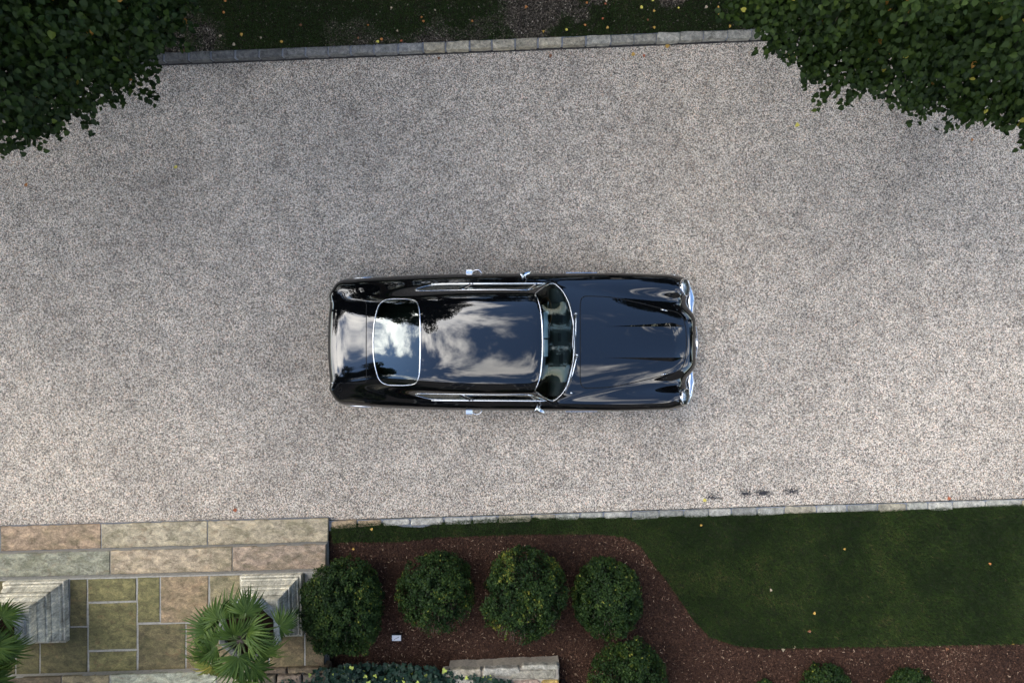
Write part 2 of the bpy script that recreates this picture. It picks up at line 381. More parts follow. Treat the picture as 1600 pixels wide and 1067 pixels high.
sheet('foot_shade_strip', [P(140, kl(140) + 2.6), P(1330, kl(1330) + 2.6), P(1330, kl(1330) - 4), P(140, kl(140) - 4)], .004, M_FOOTSHADE, 'dark strip painted as the shadow line at the foot of the far kerb')
sheet('edging_strip', [P(515, 812.5), P(1900, kn(1900) + .5), P(1900, kn(1900) + 16), P(515, 828)], .032, M_MORTARDARK, 'dark joint soil under the near kerb stones')

# ------------------------------------------------------------------ kerbs: every stone a part
def kerb_stone(parent, q, z0, z1, col, rnd=.012):
    q = [Vector((p.x, p.y)) for p in q]
    cx = sum(q, Vector((0, 0))) / 4; poly = []
    for i in range(4):                       # clip the corners
        p, pa, pb = q[i], q[i - 1], q[(i + 1) % 4]; r = random.uniform(.5, 1.6) * rnd
        poly += [p + (pa - p).normalized() * r, p + ((pa - p).normalized() + (pb - p).normalized()) * r * .3, p + (pb - p).normalized() * r]
    poly = [(p.x - cx.x, p.y - cx.y) for p in poly]
    V, Fc = prism(poly, z0, z1, .014, .004, .07, .0025)
    o = obj('kerb_stone', V, Fc, M_KERB, parent); o.location = (cx.x, cx.y, 0); o.color = (*col, 1); return o
far = empty('kerb', P(700, kl(700))); tag(far, 'raised row of pale kerb stones behind the car', 'kerb', kind='structure')
bpy.context.view_layer.update()
def adopt(child, par):
    child.parent = par; child.matrix_parent_inverse = par.matrix_basis.inverted()
bed = obj('mortar_bed', *prism([P(140, kl(140) - 1.2), P(1330, kl(1330) - 1.2), P(1330, kl(1330) - 13.5), P(140, kl(140) - 13.5)], -.02, .098, .006), M_MORTARDARK); adopt(bed, far)
x = 150.0
while x < 1320:
    wd = random.uniform(34.5, 38.5); g = 2.6 if x < 900 else 1.2
    jf = random.uniform(-.6, .6); zt = .118 + random.uniform(-.007, .007)
    q = [P(x, kl(x) + jf), P(x + wd - g, kl(x + wd) + jf), P(x + wd - g, kl(x + wd) - 12.6 + random.uniform(-1.2, 1)), P(x, kl(x) - 12.6 + random.uniform(-1.2, 1))]
    warm = random.random()
    tt_ = min(1, max(0, (x - 380) / 300)); base = (.44, .39, .30) if 640 < x < 900 else ((.36, .34, .295) if x >= 900 else tuple(.13 + .17 * tt_ * q_ for q_ in (1.0, .96, .88)))  # left stones darkened in their own colour to carry the tree shade
    if 808 < x < 840: base = (.44, .32, .17)
    kf = random.uniform(.82, 1.12); base = tuple(v * kf for v in base)
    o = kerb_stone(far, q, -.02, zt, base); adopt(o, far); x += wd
near = empty('kerb', P(1100, kn(1100))); tag(near, 'flush row of weathered kerb stones edging the dark lawn', 'kerb', kind='structure')
bpy.context.view_layer.update()
x = 519.0
while x < 1760:
    wd = random.choice([40, 38, 42, 46, 36, 55]) * random.uniform(.92, 1.06)
    dp = 12.5 + random.uniform(-1.5, 2.0); g = random.uniform(.8, 2.6); j = random.uniform(.6, 1.8)
    q = [P(x, kn(x) + dp), P(x + wd - g, kn(x + wd) + dp + random.uniform(-1.5, 1)), P(x + wd - g, kn(x + wd) + j), P(x, kn(x) + j)]
    base = random.choice([(.40, .39, .34), (.45, .43, .38), (.30, .295, .265), (.37, .33, .25), (.47, .45, .40)])
    if x < 560: base = (.42, .31, .20)
    o = kerb_stone(near, q, -.02, .052 + random.uniform(-.006, .008), base, .02); adopt(o, near); x += wd

# ------------------------------------------------------------------ terrace with steps: every flagstone a part
ter = empty('terrace', P(250, 930)); tag(ter, 'stepped flagstone terrace with light mortar joints', 'terrace', kind='structure')
bpy.context.view_layer.update()
Z1, Z2, Z3, Z4 = .10, .24, .36, .49
def ln(x, y0, y1): return y0 + (y1 - y0) * x / 513.0
L1 = lambda x: P(x, ln(x, 823, 809.5), Z1); L2 = lambda x: P(x, ln(x, 866, 850.5), Z2); L3 = lambda x: P(x, ln(x, 906.5, 892.5), Z3)
L4 = lambda x: P(x, ln(x, 1060, 1043), Z4)
def block(name, pts, z0, z1, mat, bev=.006):
    o = obj(name, *prism(pts, z0, z1, bev), mat); adopt(o, ter); return o
XR = 513
def at_level(p, z): return Vector((p.x, p.y, z))
e1 = P(XR, 809.5, Z1).x; e2 = P(509.5, 850, Z2).x; e3 = P(507, 892, Z3).x
def cutx(Lf, xw):      # point of a front line at world x
    p, q = Lf(-200), Lf(513); t = (xw - p.x) / (q.x - p.x); return p.lerp(q, t)
XWL = -9.0
block('step_riser', [cutx(L1, XWL), cutx(L1, e1 - .012), cutx(L1, e1 - .012) - Vector((0, .6, 0)), cutx(L1, XWL) - Vector((0, .6, 0))], -.03, Z1 - .012, M_MORTARDARK)
block('step_riser', [cutx(L2, XWL), cutx(L2, e2 - .01), cutx(L2, e2 - .01) - Vector((0, .6, 0)), cutx(L2, XWL) - Vector((0, .6, 0))], -.03, Z2 - .012, M_MORTAR)
block('step_riser', [cutx(L3, XWL), cutx(L3, e3 - .01), cutx(L3, e3 - .01) - Vector((0, 3.2, 0)), cutx(L3, XWL) - Vector((0, 3.2, 0))], -.03, Z3 - .010, M_MORTAR)
block('step_riser', [cutx(L4, XWL), cutx(L4, P(400, 1050, Z4).x), cutx(L4, P(400, 1050, Z4).x) - Vector((0, 1.9, 0)), cutx(L4, XWL) - Vector((0, 1.9, 0))], -.03, Z4 - .012, M_MORTAR)
def flag(pts, z, col, th=.05, name='flagstone'):
    pts = [Vector((p.x, p.y)) for p in pts]; c = sum(pts, Vector((0, 0))) / len(pts)
    V, Fc = prism([(p.x - c.x, p.y - c.y) for p in pts], z - th, z + random.uniform(-.003, .003), .009, .0025, .09, .0015)
    o = obj(name, V, Fc, M_FLAG); o.location = (c.x, c.y, 0); o.color = (*col, 1); adopt(o, ter); return o
def row(Lf, back, xs, z, cols):
    for (xa, xb), col in zip(xs, cols):
        A, B = Lf(xa), Lf(xb); flag([A + Vector((.006, 0, 0)), B - Vector((.006, 0, 0)), Vector((B.x - .006, back(xb).y + .003, z)), Vector((A.x + .006, back(xa).y + .003, z))], z, col)
row(L1, L2, [(-140, 0), (0, 157.5), (157.5, 324), (324, XR)], Z1, [(.36, .27, .18), (.39, .285, .195), (.43, .37, .265), (.46, .385, .27)])
row(L2, L3, [(-140, -30), (-30, 172), (172, 363), (363, 509.5)], Z2, [(.30, .29, .22), (.32, .315, .24), (.44, .355, .25), (.38, .29, .215)])
def trow(x0, y0, x1, y1, col):
    t = -.026; m = (x0 + x1) / 2; g = 1.05
    f = lambda x, y: P(x, y + t * (x - m), Z3)
    flag([f(x0 + g, y1 - g), f(x1 - g, y1 - g), f(x1 - g, y0 + g), f(x0 + g, y0 + g)], Z3, col)
OL = (.185, .165, .072); OD = (.12, .105, .05); BR = (.32, .235, .145)
for s in [(108, 904, 136, 979, OD), (62, 980, 137, 1055, OD), (24, 982, 62, 1057, OD), (-60, 982, 24, 1060, OD), (-60, 906, 108, 981, OD),
          (136.5, 903, 213, 940, OL), (137, 941, 214, 1015.5, OL), (138, 1016.5, 214, 1053, OL),
          (214, 901, 250, 973, OL), (250, 899.5, 326, 973, BR), (215, 974, 290, 1051, (.15, .125, .065)), (290, 973, 328, 1049, (.27, .2, .12)),
          (327, 898, 382, 972, (.27, .23, .14)), (328, 972, 420, 1046, (.2, .16, .09)), (382, 896, 477, 968, (.2, .17, .10)), (420, 968, 476, 1043, (.17, .13, .07)), (476, 966, 507, 1041, (.17, .13, .075))]:
    trow(*s)
row(L4, lambda x: L4(x) - Vector((0, .45, 0)), [(-120, 96), (96, 171), (172, 338), (338, 398)], Z4, [(.12, .09, .06), (.24, .20, .12), (.36, .37, .29), (.30, .27, .2)])

# carved pedestals with eight sided planters and fan palms
def square_loft(rings):
    V, Fc = [], []
    for h, z in rings: V += [(-h, -h, z), (h, -h, z), (h, h, z), (-h, h, z)]
    for i in range(len(rings) - 1):
        for k in range(4): Fc.append((i * 4 + k, i * 4 + (k + 1) % 4, i * 4 + 4 + (k + 1) % 4, i * 4 + 4 + k))
    n = len(V); Fc += [(3, 2, 1, 0), (n - 4, n - 3, n - 2, n - 1)]; return V, Fc
def oct_loft(rings, n=8):
    V, Fc = [], []
    for a_, z in rings:
        r = a_ / math.cos(math.pi / n)
        for k in range(n): q = 2 * math.pi * (k + .5) / n; V.append((r * math.cos(q), r * math.sin(q), z))
    for i in range(len(rings) - 1):
        for k in range(n): Fc.append((i * n + k, i * n + (k + 1) % n, i * n + n + (k + 1) % n, i * n + n + k))
    Fc += [tuple(range(n - 1, -1, -1)), tuple(range((len(rings) - 1) * n, len(rings) * n))]; return V, Fc
def pedestal(c, lab, planter_lab):
    h = .394; p = empty('pedestal', (c[0], c[1], Z3), R(1.5)); tag(p, lab, 'pedestal', 'carved stone pedestals on the terrace')
    o = obj('base_course', *square_loft([(h, 0), (h, .10), (h - .004, .105), (h - .022, .106), (h - .025, .085), (h - .030, .085), (h - .031, .135), (h - .036, .145), (h - .047, .148), (h - .053, .185), (h - .068, .245), (h - .078, .262), (h - .081, .24), (h - .09, .238)]), M_LIME, p); o.color = (.68, .63, .51, 1)
    o = obj('upper_course', *square_loft([(h - .088, .239), (h - .088, .325), (h - .092, .334), (h - .106, .336), (h - .109, .315), (h - .114, .315), (h - .115, .36), (h - .122, .395), (h - .138, .435), (h - .146, .44), (h - .149, .42), (h - .154, .42), (h - .155, .56), (h - .165, .582)]), M_LIME, p); o.color = (.72, .67, .54, 1)
    q = empty('planter', (c[0], c[1], Z3 + .583), R(1.5)); tag(q, planter_lab, 'planter', 'stone planters on the pedestals')
    o = obj('bowl', *oct_loft([(.20, 0), (.22, .05), (.19, .08), (.25, .16), (.31, .26), (.325, .28), (.325, .30)]), M_LIME, q); o.color = (.42, .43, .42, 1)
    o = obj('rim', *oct_loft([(.325, .301), (.355, .305), (.36, .33), (.36, .37), (.35, .38), (.29, .38), (.285, .34)]), M_LIME, q); o.color = (.44, .45, .45, 1)
    obj('potting_soil', *oct_loft([(.28, .3415), (.28, .352)]), M_MULCH, q)
pedestal((-3.09, -3.393), 'weathered carved pedestal half hidden by a palm and the large shrub', 'grey eight sided planter holding the full palm')
pedestal((-6.133, -3.475), 'weathered carved pedestal at the left edge of the terrace', 'grey eight sided planter at the left edge')

def fan_leaf(rs, size, yellow):
    """palmate blade in local space: petiole end at origin, blade opening along +X, up +Z"""
    V, Fc, T = [], [], []; n = 26
    for k in range(n):
        q = R(-98 + 196 * k / (n - 1)) + rs.uniform(-.05, .05); ln_ = size * (1 - .30 * abs(q) / R(98)) * rs.uniform(.82, 1.08)
        d = Vector((math.cos(q), math.sin(q), 0)); s = Vector((-math.sin(q), math.cos(q), 0))
        fold = .018 * size / .4; drop = rs.uniform(.15, .75); tt = min(1, max(0, rs.uniform(.3, .75))) if not yellow else rs.uniform(.85, 1)
        b = len(V)
        for t, wd in ((.04, .10), (.35, .55), (.62, .42), (.85, .22), (1.0, .03)):
            w_ = wd * .030 * size / .4; z = -drop * ln_ * max(0, t - .3) ** 2 * 1.6 + .10 * size * math.cos(q) * t * (1 - t)
            cpt = d * (ln_ * t) + Vector((0, 0, z))
            V += [cpt + s * w_ + Vector((0, 0, fold * wd)), cpt, cpt - s * w_ + Vector((0, 0, fold * wd))]; T += [tt, tt * .9, tt]
        for i in range(4):
            o = b + 3 * i; Fc += [(o, o + 1, o + 4, o + 3), (o + 1, o + 2, o + 5, o + 4)]
    return V, Fc, T
def palm(c, lab, seed, fronds):
    rs = random.Random(seed); p = empty('fan_palm', (c[0], c[1], c[2])); tag(p, lab, 'palm', 'fan palms in the planters')
    tr = MB(); tr.tube([(0, 0, -.02), (.01, 0, .14), (0, .01, .28), (.0, 0, .36)], [.075, .085, .075, .04], 10); tr.build('trunk', M_BARK, p, True)
    for (azd, eld, pet, size, yel) in fronds:
        azr, elr = R(azd), R(eld); d = Vector((math.cos(azr) * math.cos(elr), math.sin(azr) * math.cos(elr), math.sin(elr)))
        st = Vector((0, 0, .30)); end = st + d * pet + Vector((0, 0, -.12 * pet * pet))
        f = empty('frond'); f.parent = p
        m = MB(); m.tube(spline([st, st.lerp(end, .5) + Vector((0, 0, .03)), end], 4), [.011] * 6 + [.009, .007, .006], 6); pt = m.build('petiole', M_PALMSTEM, f, True)
        V, Fc, T = fan_leaf(rs, size, yel)
        tilt = elr - R(rs.uniform(15, 60)); X = Vector((math.cos(azr) * math.cos(tilt), math.sin(azr) * math.cos(tilt), math.sin(tilt)))
        Y = Vector((-math.sin(azr), math.cos(azr), 0)); roll = R(rs.uniform(-58, 58)); Z = X.cross(Y)
        Y, Z = Y * math.cos(roll) + Z * math.sin(roll), Z * math.cos(roll) - Y * math.sin(roll)
        M = Matrix((X, Y, Z)).transposed()
        me = npmesh('blade', np.array([M @ v + end for v in V]), np.array(Fc), M_PALM, False, np.array(T)); link(bpy.data.objects.new('blade', me), f)
M_PALMSTEM = simple('palm_stem', (.10, .14, .04), .5)
# azimuth measured in the picture: 0 right, 90 up (towards the drive)
FR = [(172, 16, .42, .34, 0), (150, 28, .36, .36, 0), (122, 34, .42, .33, 0), (100, 18, .30, .36, 0), (72, 30, .44, .32, 0), (48, 45, .26, .36, 0), (20, 8, .48, .30, 0), (-18, 22, .30, .32, 0), (-58, 24, .34, .38, 0), (-88, 10, .42, .42, 0), (-112, 26, .30, .42, 0), (-138, 4, .44, .40, 1), (-160, 30, .34, .36, 0), (95, 62, .26, .34, 0), (-75, 58, .24, .38, 0), (178, 48, .30, .38, 0), (-40, -10, .3, .34, 0), (15, 40, .22, .3, 0)]
palm((-3.09, -3.393, Z3 + .583 + .35), 'green fan palm with splayed leaves in front of the large shrub', 3, FR)
palm((-6.133, -3.475, Z3 + .583 + .35), 'green fan palm cut off by the left edge', 5, [(a_ + 25, e_, p_, s_, 0) for a_, e_, p_, s_, y_ in FR if y_ == 0])

# ------------------------------------------------------------------ scattering
def place(baseV, baseF, pos, X, Y, Z, scale, tint, name, mat, smooth=False):
    """many small copies of a base shape in one mesh: pos (n,3), X/Y/Z (n,3) axes, scale (n,) or (n,3)"""
    baseV = np.asarray(baseV, float); baseF = np.asarray(baseF); n = len(pos); k = len(baseV)
    sc = np.asarray(scale); sc = np.repeat(sc[:, None], 3, 1) if sc.ndim == 1 else sc
    V = (pos[:, None, :] + baseV[None, :, 0:1] * (X * sc[:, 0:1])[:, None, :] + baseV[None, :, 1:2] * (Y * sc[:, 1:2])[:, None, :] + baseV[None, :, 2:3] * (Z * sc[:, 2:3])[:, None, :])
    Fc = (baseF[None] + (np.arange(n) * k)[:, None, None]).reshape(-1, baseF.shape[1])
    return npmesh(name, V.reshape(-1, 3), Fc, mat, smooth, np.repeat(tint, k))
def unit(v): return v / np.maximum(np.linalg.norm(v, axis=1, keepdims=True), 1e-9)
def frame_from(Z, ang):
    """axes with given normals and a random spin"""
    ref = np.where(np.abs(Z[:, 2:3]) < .9, np.array([[0, 0, 1.]]), np.array([[1., 0, 0]])); X = unit(np.cross(ref, Z)); Y = np.cross(Z, X)
    c, s = np.cos(ang)[:, None], np.sin(ang)[:, None]; return X * c + Y * s, Y * c - X * s
def scatter_poly(poly, dens, r=None):
    r = r or rng; poly = np.array([(p[0], p[1]) for p in poly]); lo, hi = poly.min(0), poly.max(0)
    n = int(dens * np.prod(hi - lo)); X = r.uniform(lo[0], hi[0], n); Y = r.uniform(lo[1], hi[1], n); k = inside(poly, X, Y); return X[k], Y[k]
BLADE_V = [(-.5, 0, 0), (.5, 0, 0), (-.38, .18, .5), (.38, .18, .5), (0, .62, .95)]
BLADE_F = [(0, 1, 3), (0, 3, 2), (2, 3, 4)]
def grass(name, X, Y, z, lo, hi, wd, tint):
    n = len(X); ang = rng.uniform(0, 2 * np.pi, n); Zs = rng.uniform(lo, hi, n); lean = rng.uniform(.3, 1.6, n)
    xa = np.stack([np.cos(ang), np.sin(ang), 0 * ang], 1); ya = np.stack([-np.sin(ang), np.cos(ang), 0 * ang], 1); za = np.tile([[0, 0, 1.]], (n, 1))
    sc = np.stack([np.full(n, wd) * rng.uniform(.7, 1.3, n), Zs * lean, Zs], 1)
    return place(BLADE_V, BLADE_F, np.stack([X, Y, np.full(n, z)], 1), xa, ya, za, sc, np.clip(tint, 0, 1), name, M_GRASS)
X, Y = scatter_poly([p for p in LAWN if p.x < 7.4] + [], 1) if False else scatter_poly([Vector((min(p.x, 7.2), p.y, 0)) for p in LAWN], 15000)
t = -.12 + 1.0 * fbm2(X, Y, 1.6, 3) + .25 * (fbm2(X, Y, .5, 9) - .5) + .7 * (fbm2(X, Y, 7.0, 19) - .5) + rng.normal(0, .16, len(X)) + (rng.random(len(X)) < .03) * .5
lg = grass('turf', X, Y, ZL, .022, .05, .0042, t); tag(link(bpy.data.objects.new('turf', lg)), 'short dark green mown grass of the lawn', 'grass', kind='stuff')
# longer blades leaning over the near kerb
ex, ey = [], []
for i in range(2600):
    x = random.uniform(517, 1640); k = 9 if x < 940 else 1.8
    y0 = np.interp(x, [p[0] for p in LAWN_PX[:19]], [p[1] for p in LAWN_PX[:19]]); q = P(x, y0 + random.uniform(-2.2, 5), ZL); ex.append(q.x); ey.append(q.y)
ex, ey = np.array(ex), np.array(ey)
lg = grass('turf', ex, ey, ZL - .01, .035, .065, .0042, .35 + rng.normal(0, .15, len(ex))); tag(link(bpy.data.objects.new('lawn_fringe', lg)), 'ragged grass fringe leaning over the near kerb', 'grass', kind='stuff')
# thin grass of the verge: patchy
vp = [P(-60, kb(-60) + 1, .09), P(1660, kb(1660) + 1, .09), P(1660, -40, .09), P(-60, -40, .09)]
X, Y = scatter_poly(vp, 15000)
px = 800 + X * F / (H - .09); py = 533.5 - Y * F / (H - .09)
f = fbm2(X * .8 - Y * .6, X * .6 + Y * .8, 1.6, 11); bare = np.clip((px - 700) / 240, 0, 1) * np.clip((1160 - px) / 60, 0.25, 1) * .16 + .36 + np.clip((py - 40) / 60, 0, 1) * .05 * (px < 720)
keep = f + rng.normal(0, .045, len(X)) > bare
X, Y = X[keep], Y[keep]
t = .12 + .45 * fbm2(X, Y, .8, 5) + rng.normal(0, .16, len(X)) + (rng.random(len(X)) < .04) * .45
lg = grass('verge_grass', X, Y, .088, .02, .05, .0042, t); tag(link(bpy.data.objects.new('verge_grass', lg)), 'patchy thin grass behind the far kerb', 'grass', kind='stuff')
CHIP_V = [(-.5, -.5, 0), (.5, -.35, .1), (.4, .5, 0), (-.45, .4, .12)]; CHIP_F = [(0, 1, 2), (0, 2, 3)]
def chips(name, X, Y, z, ls, ws, tint, mat, label, cat):
    n = len(X); Zn = unit(np.stack([rng.normal(0, .35, n), rng.normal(0, .35, n), np.ones(n)], 1)); xa, ya = frame_from(Zn, rng.uniform(0, 6.3, n))
    sc = np.stack([rng.uniform(*ls, n), rng.uniform(*ws, n), rng.uniform(.004, .012, n)], 1)
    me = place(CHIP_V, CHIP_F, np.stack([X, Y, z + rng.uniform(.003, .014, n)], 1), xa, ya, Zn, sc, np.clip(tint, 0, 1), name, mat)
    tag(link(bpy.data.objects.new(name, me)), label, cat, kind='stuff')
bp = [P(517, 840, .03), P(760, 830, .03), P(980, 832, .03), P(1020, 872, .03), P(1060, 925, .03), P(1090, 965, .03), P(1130, 1004, .03), P(1220, 1016, .03), P(1640, 1003, .03), P(1640, 1085, .03), P(517, 1085, .03)]
X, Y = scatter_poly(bp, 7500)
t = np.clip(.2 + .5 * fbm2(X, Y, 1.5, 8) + rng.normal(0, .2, len(X)) + (rng.random(len(X)) < .025) * .5, 0, 1)
chips('bark_mulch', X, Y, .028, (.012, .042), (.004, .012), t, M_CHIP, 'red brown bark chips covering the bed', 'mulch')
X, Y = scatter_poly(vp, 5600); f = fbm2(X * .8 - Y * .6, X * .6 + Y * .8, 1.6, 11); px = 800 + X * F / (H - .09); k = (f < .50) | (rng.random(len(X)) < .12); X, Y = X[k], Y[k]
chips('leaf_litter', X, Y, .088, (.008, .03), (.006, .016), np.clip(.25 + rng.normal(.2, .25, len(X)), 0, 1), M_LITTER, 'pale leaf litter on the bare earth behind the far kerb', 'litter')

# ------------------------------------------------------------------ round clipped shrubs
SHL_V = [(0, -.5, 0), (.32, 0, .10), (0, .55, -.04), (-.32, 0, .10)]; SHL_F = [(0, 1, 2), (0, 2, 3)]
def shrub(px, py, zc, rad, lab, seed, ragged=0.0, squash=1.0, n=15000, bright=0.0):
    n = int(n * 1.4)
    rs = np.random.default_rng(seed); c = P(px, py, zc)
    root = empty('round_shrub', (c.x, c.y, .03)); tag(root, lab, 'shrub', 'clipped round shrubs in the bark bed')
    rx_ = random.Random(seed); root.scale = (rx_.uniform(.96, 1.03), rx_.uniform(1.06, 1.15), rx_.uniform(1.04, 1.14)); root.rotation_euler = (0, 0, rx_.uniform(-.12, .12))
    cc = unit(rs.normal(0, 1, (int(110 + 900 * rad * rad), 3))); ci = rs.integers(0, len(cc), n); d = unit(cc[ci] + rs.normal(0, .062, (n, 3)) / (rad / .5)); co = rs.normal(0, .035, len(cc))[ci]; ct = rs.normal(0, .10, len(cc))[ci]
    d[:, 2] = np.where(d[:, 2] < -.55, -d[:, 2], d[:, 2])
    # lumpy outline from a handful of soft bumps
    B = unit(rs.normal(0, 1, (70, 3))); A = rs.uniform(-.085, .075, 70); dots = d @ B.T
    lump = (A[None] * np.exp((dots - 1) * 26)).sum(1)
    lump += .035 * np.sin(d[:, 0] * 21 + d[:, 2] * 13 + seed) * np.sin(d[:, 1] * 19 - d[:, 2] * 11)
    depth = rs.random(n) ** 2.2 * .20
    r = rad * (1 + lump + co * .75 - depth - .35 * np.linalg.norm(d - cc[ci], axis=1) + rs.normal(0, .012, n))
    hole = np.zeros(n, bool)
    if ragged > 0:
        HB = unit(np.concatenate([rs.normal(0, 1, (16, 3)) * [1, .6, .6] + [0, -.35, .1], rs.normal(0, 1, (10, 3)) * [1, .3, .3] + [0, -1.3, -.1]]))
        hole = ((d @ HB.T) > 1 - .028 * ragged * rs.uniform(.4, 1.6, (1, 26))).any(1) & (rs.random(n) < .93)
        low = (d[:, 1] * .75 + d[:, 2] * -.55 * -1) ; hole |= (-d[:, 1] * .6 - d[:, 2] * .6 + rs.normal(0, .05, n) + .2 * np.sin(d[:, 0] * 9 + seed) > .56)
    keep = ~hole; d, r, depth, ct = d[keep], r[keep], depth[keep], ct[keep]; m = len(d)
    core = rs.random(m) < .28; r = np.where(core, rad * rs.uniform(.62, .82, m), r); d = np.where(core[:, None], unit(rs.normal(0, 1, (m, 3)) + [0, 0, .25]), d); ct = np.where(core, -.3, ct)  # inner leaves tinted darker, painting shade into the gaps
    pos = d * r[:, None] * [1, 1, squash] + [0, 0, zc - .03]; ok = pos[:, 2] > .01; pos, d, depth, ct = pos[ok], d[ok], depth[ok], ct[ok]; m = len(pos)
    Zn = unit(d * .75 + rs.normal(0, .55, (m, 3)) + [0, 0, .35]); xa, ya = frame_from(Zn, rs.uniform(0, 6.3, m))
    patch = .5 + .5 * np.sin(pos[:, 0] * 9 + seed) * np.sin(pos[:, 1] * 8 + 1.3 * seed)
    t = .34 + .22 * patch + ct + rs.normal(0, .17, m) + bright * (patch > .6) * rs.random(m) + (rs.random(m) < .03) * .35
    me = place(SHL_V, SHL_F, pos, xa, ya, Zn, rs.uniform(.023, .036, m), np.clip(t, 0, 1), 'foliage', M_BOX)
    link(bpy.data.objects.new('foliage', me), root)
    st = MB(); rr = random.Random(seed)
    for i in range(70 if ragged > 0 else 26):
        q = rr.uniform(0, 6.283); e = rr.uniform(.15, 1.3)
        if ragged > 0 and i > 20: q = rr.uniform(-2.7, -.4); e = rr.uniform(-.2, .5)
        v = Vector((math.cos(q) * math.cos(e), math.sin(q) * math.cos(e), math.sin(e))) * rad * .93; v.z = v.z * squash + zc - .03
        b0 = Vector((rr.uniform(-.05, .05), rr.uniform(-.05, .05), 0)); mid = b0.lerp(v, .5) + Vector((rr.uniform(-.05, .05), rr.uniform(-.05, .05), -.04)); mid.z = max(mid.z, .01); v.z = max(v.z, .02)
        st.tube([b0, mid, v], [.008, .005, .002], 4)
    st.build('stems', M_TWIG, root)
M_TWIG = simple('twig_bark', (.12, .095, .07), .9)
shrub(538, 946, .52, .56, 'largest clipped shrub, next to the carved pedestal and terrace', 21, 0, 1.02, 19000)
shrub(682, 926, .50, .485, 'round shrub with bare twigs behind the small landscape light', 22, 1.0, 1.0, 15000, .1)
shrub(818, 926, .54, .53, 'round shrub with yellowish leaves, third from the terrace', 23, 1.0, 1.02, 16500, .35)
shrub(948, 932, .46, .455, 'dense round shrub, fourth from the terrace', 24, 0, 1.05, 14000)
shrub(982, 1077, .46, .55, 'wide low shrub below the fourth shrub at the bottom edge', 25, 0, .85, 16000)
shrub(1290, 1078, .22, .34, 'low shrub cut by the bottom edge below the lawn', 26, 0, .8, 6000)
shrub(1422, 1086, .22, .33, 'rightmost low shrub just showing at the bottom edge', 27, 0, .8, 6000)
shrub(1196, 1077, .12, .14, 'smallest yellow green shrub peeking in at the bottom edge', 28, 0, .8, 1500, .5)

# ------------------------------------------------------------------ low rubble wall, ivy, garden fittings
wall = empty('stone_wall', P(780, 1060)); tag(wall, 'low rubble wall with pale top beside the ivy', 'wall'); bpy.context.view_layer.update()
ZW = .42; M_WALLMORTAR = mortar_material('wall_mortar', (.33, .29, .23))
o = obj('mortar_core', *prism([P(700, 1050, ZW), P(874, 1042, ZW), P(874, 1120, ZW), P(700, 1125, ZW)], .0, ZW - .02, .02, .007, .07, .003), M_WALLMORTAR); adopt(o, wall)
for (x0, y0, x1, y1, col) in [(690, 1046, 752, 1058, (.38, .34, .27)), (755, 1044, 812, 1056, (.40, .38, .33)), (797, 1047, 868, 1060, (.30, .28, .23)), (700, 1060, 760, 1080, (.30, .28, .24)), (764, 1060, 800, 1082, (.36, .33, .29)), (803, 1063, 843, 1082, (.42, .31, .25)), (846, 1062, 873, 1074, (.44, .30, .10)), (815, 1039, 873, 1046, (.42, .40, .34)), (846, 1076, 873, 1090, (.36, .35, .31))]:
    q = [P(x0, y0, ZW), P(x1, y0 - 1, ZW), P(x1, y1, ZW), P(x0, y1, ZW)]; q = [Vector((v.x, v.y)) for v in q]; c = sum(q, Vector((0, 0))) / 4; poly = []
    for i in range(4):
        p, pa, pb = q[i], q[i - 1], q[(i + 1) % 4]; r = random.uniform(.012, .03); poly += [p + (pa - p).normalized() * r, p + (pb - p).normalized() * r]
    o = obj('stone', *prism([(p.x - c.x, p.y - c.y) for p in poly], ZW - .1, ZW + random.uniform(0, .014), .016, .006, .05, .004), M_RUBBLE); o.location = (c.x, c.y, 0); o.color = (*col, 1); adopt(o, wall)
rub = empty('stone_wall', P(460, 1055)); tag(rub, 'rough dark stone course behind the terrace paving under the shrub', 'wall'); bpy.context.view_layer.update()
for (x0, y0, x1, y1, col) in [(402, 1046, 446, 1054, (.13, .10, .07)), (449, 1044, 512, 1052, (.17, .13, .085)), (400, 1056, 430, 1070, (.10, .085, .065)), (433, 1055, 470, 1066, (.22, .17, .13)), (473, 1054, 512, 1066, (.12, .10, .08)), (404, 1068, 470, 1085, (.1, .09, .07)), (473, 1068, 512, 1085, (.14, .12, .1))]:
    q = [P(x0, y0, .44), P(x1, y0 - 1, .44), P(x1, y1, .44), P(x0, y1, .44)]; q = [Vector((v.x, v.y)) for v in q]; c = sum(q, Vector((0, 0))) / 4
    o = obj('stone', *prism([(p.x - c.x, p.y - c.y) for p in q], .2, .44 + random.uniform(-.03, .02), .02, .008, .05, .005), M_RUBBLE); o.location = (c.x, c.y, 0); o.color = (*col, 1); adopt(o, rub)
IV_V = [(0, -.25, 0), (.38, -.42, .03), (.5, 0, .06), (.3, .12, .04), (0, .62, -.03), (-.3, .12, .04), (-.5, 0, .06), (-.38, -.42, .03), (0, .05, -.03)]
IV_F = [(8, 0, 1), (8, 1, 2), (8, 2, 3), (8, 3, 4), (8, 4, 5), (8, 5, 6), (8, 6, 7), (8, 7, 0)]
n = 4200; t_ = rng.random(n); ix = 440 + 360 * rng.random(n) ** .9; edge = np.interp(ix, [440, 500, 560, 620, 680, 720, 800], [1060, 1044, 1036, 1036, 1042, 1050, 1062])
iy = edge + rng.random(n) ** .8 * 62; iz = .30 + .25 * rng.random(n) + .10 * np.sin(ix * .05)
k = (H - iz) / F; pos = np.stack([(ix - 800) * k, (533.5 - iy) * k, iz], 1)
Zn = unit(np.stack([rng.normal(0, .45, n), rng.normal(.25, .45, n), np.ones(n)], 1)); xa, ya = frame_from(Zn, rng.uniform(0, 6.3, n))
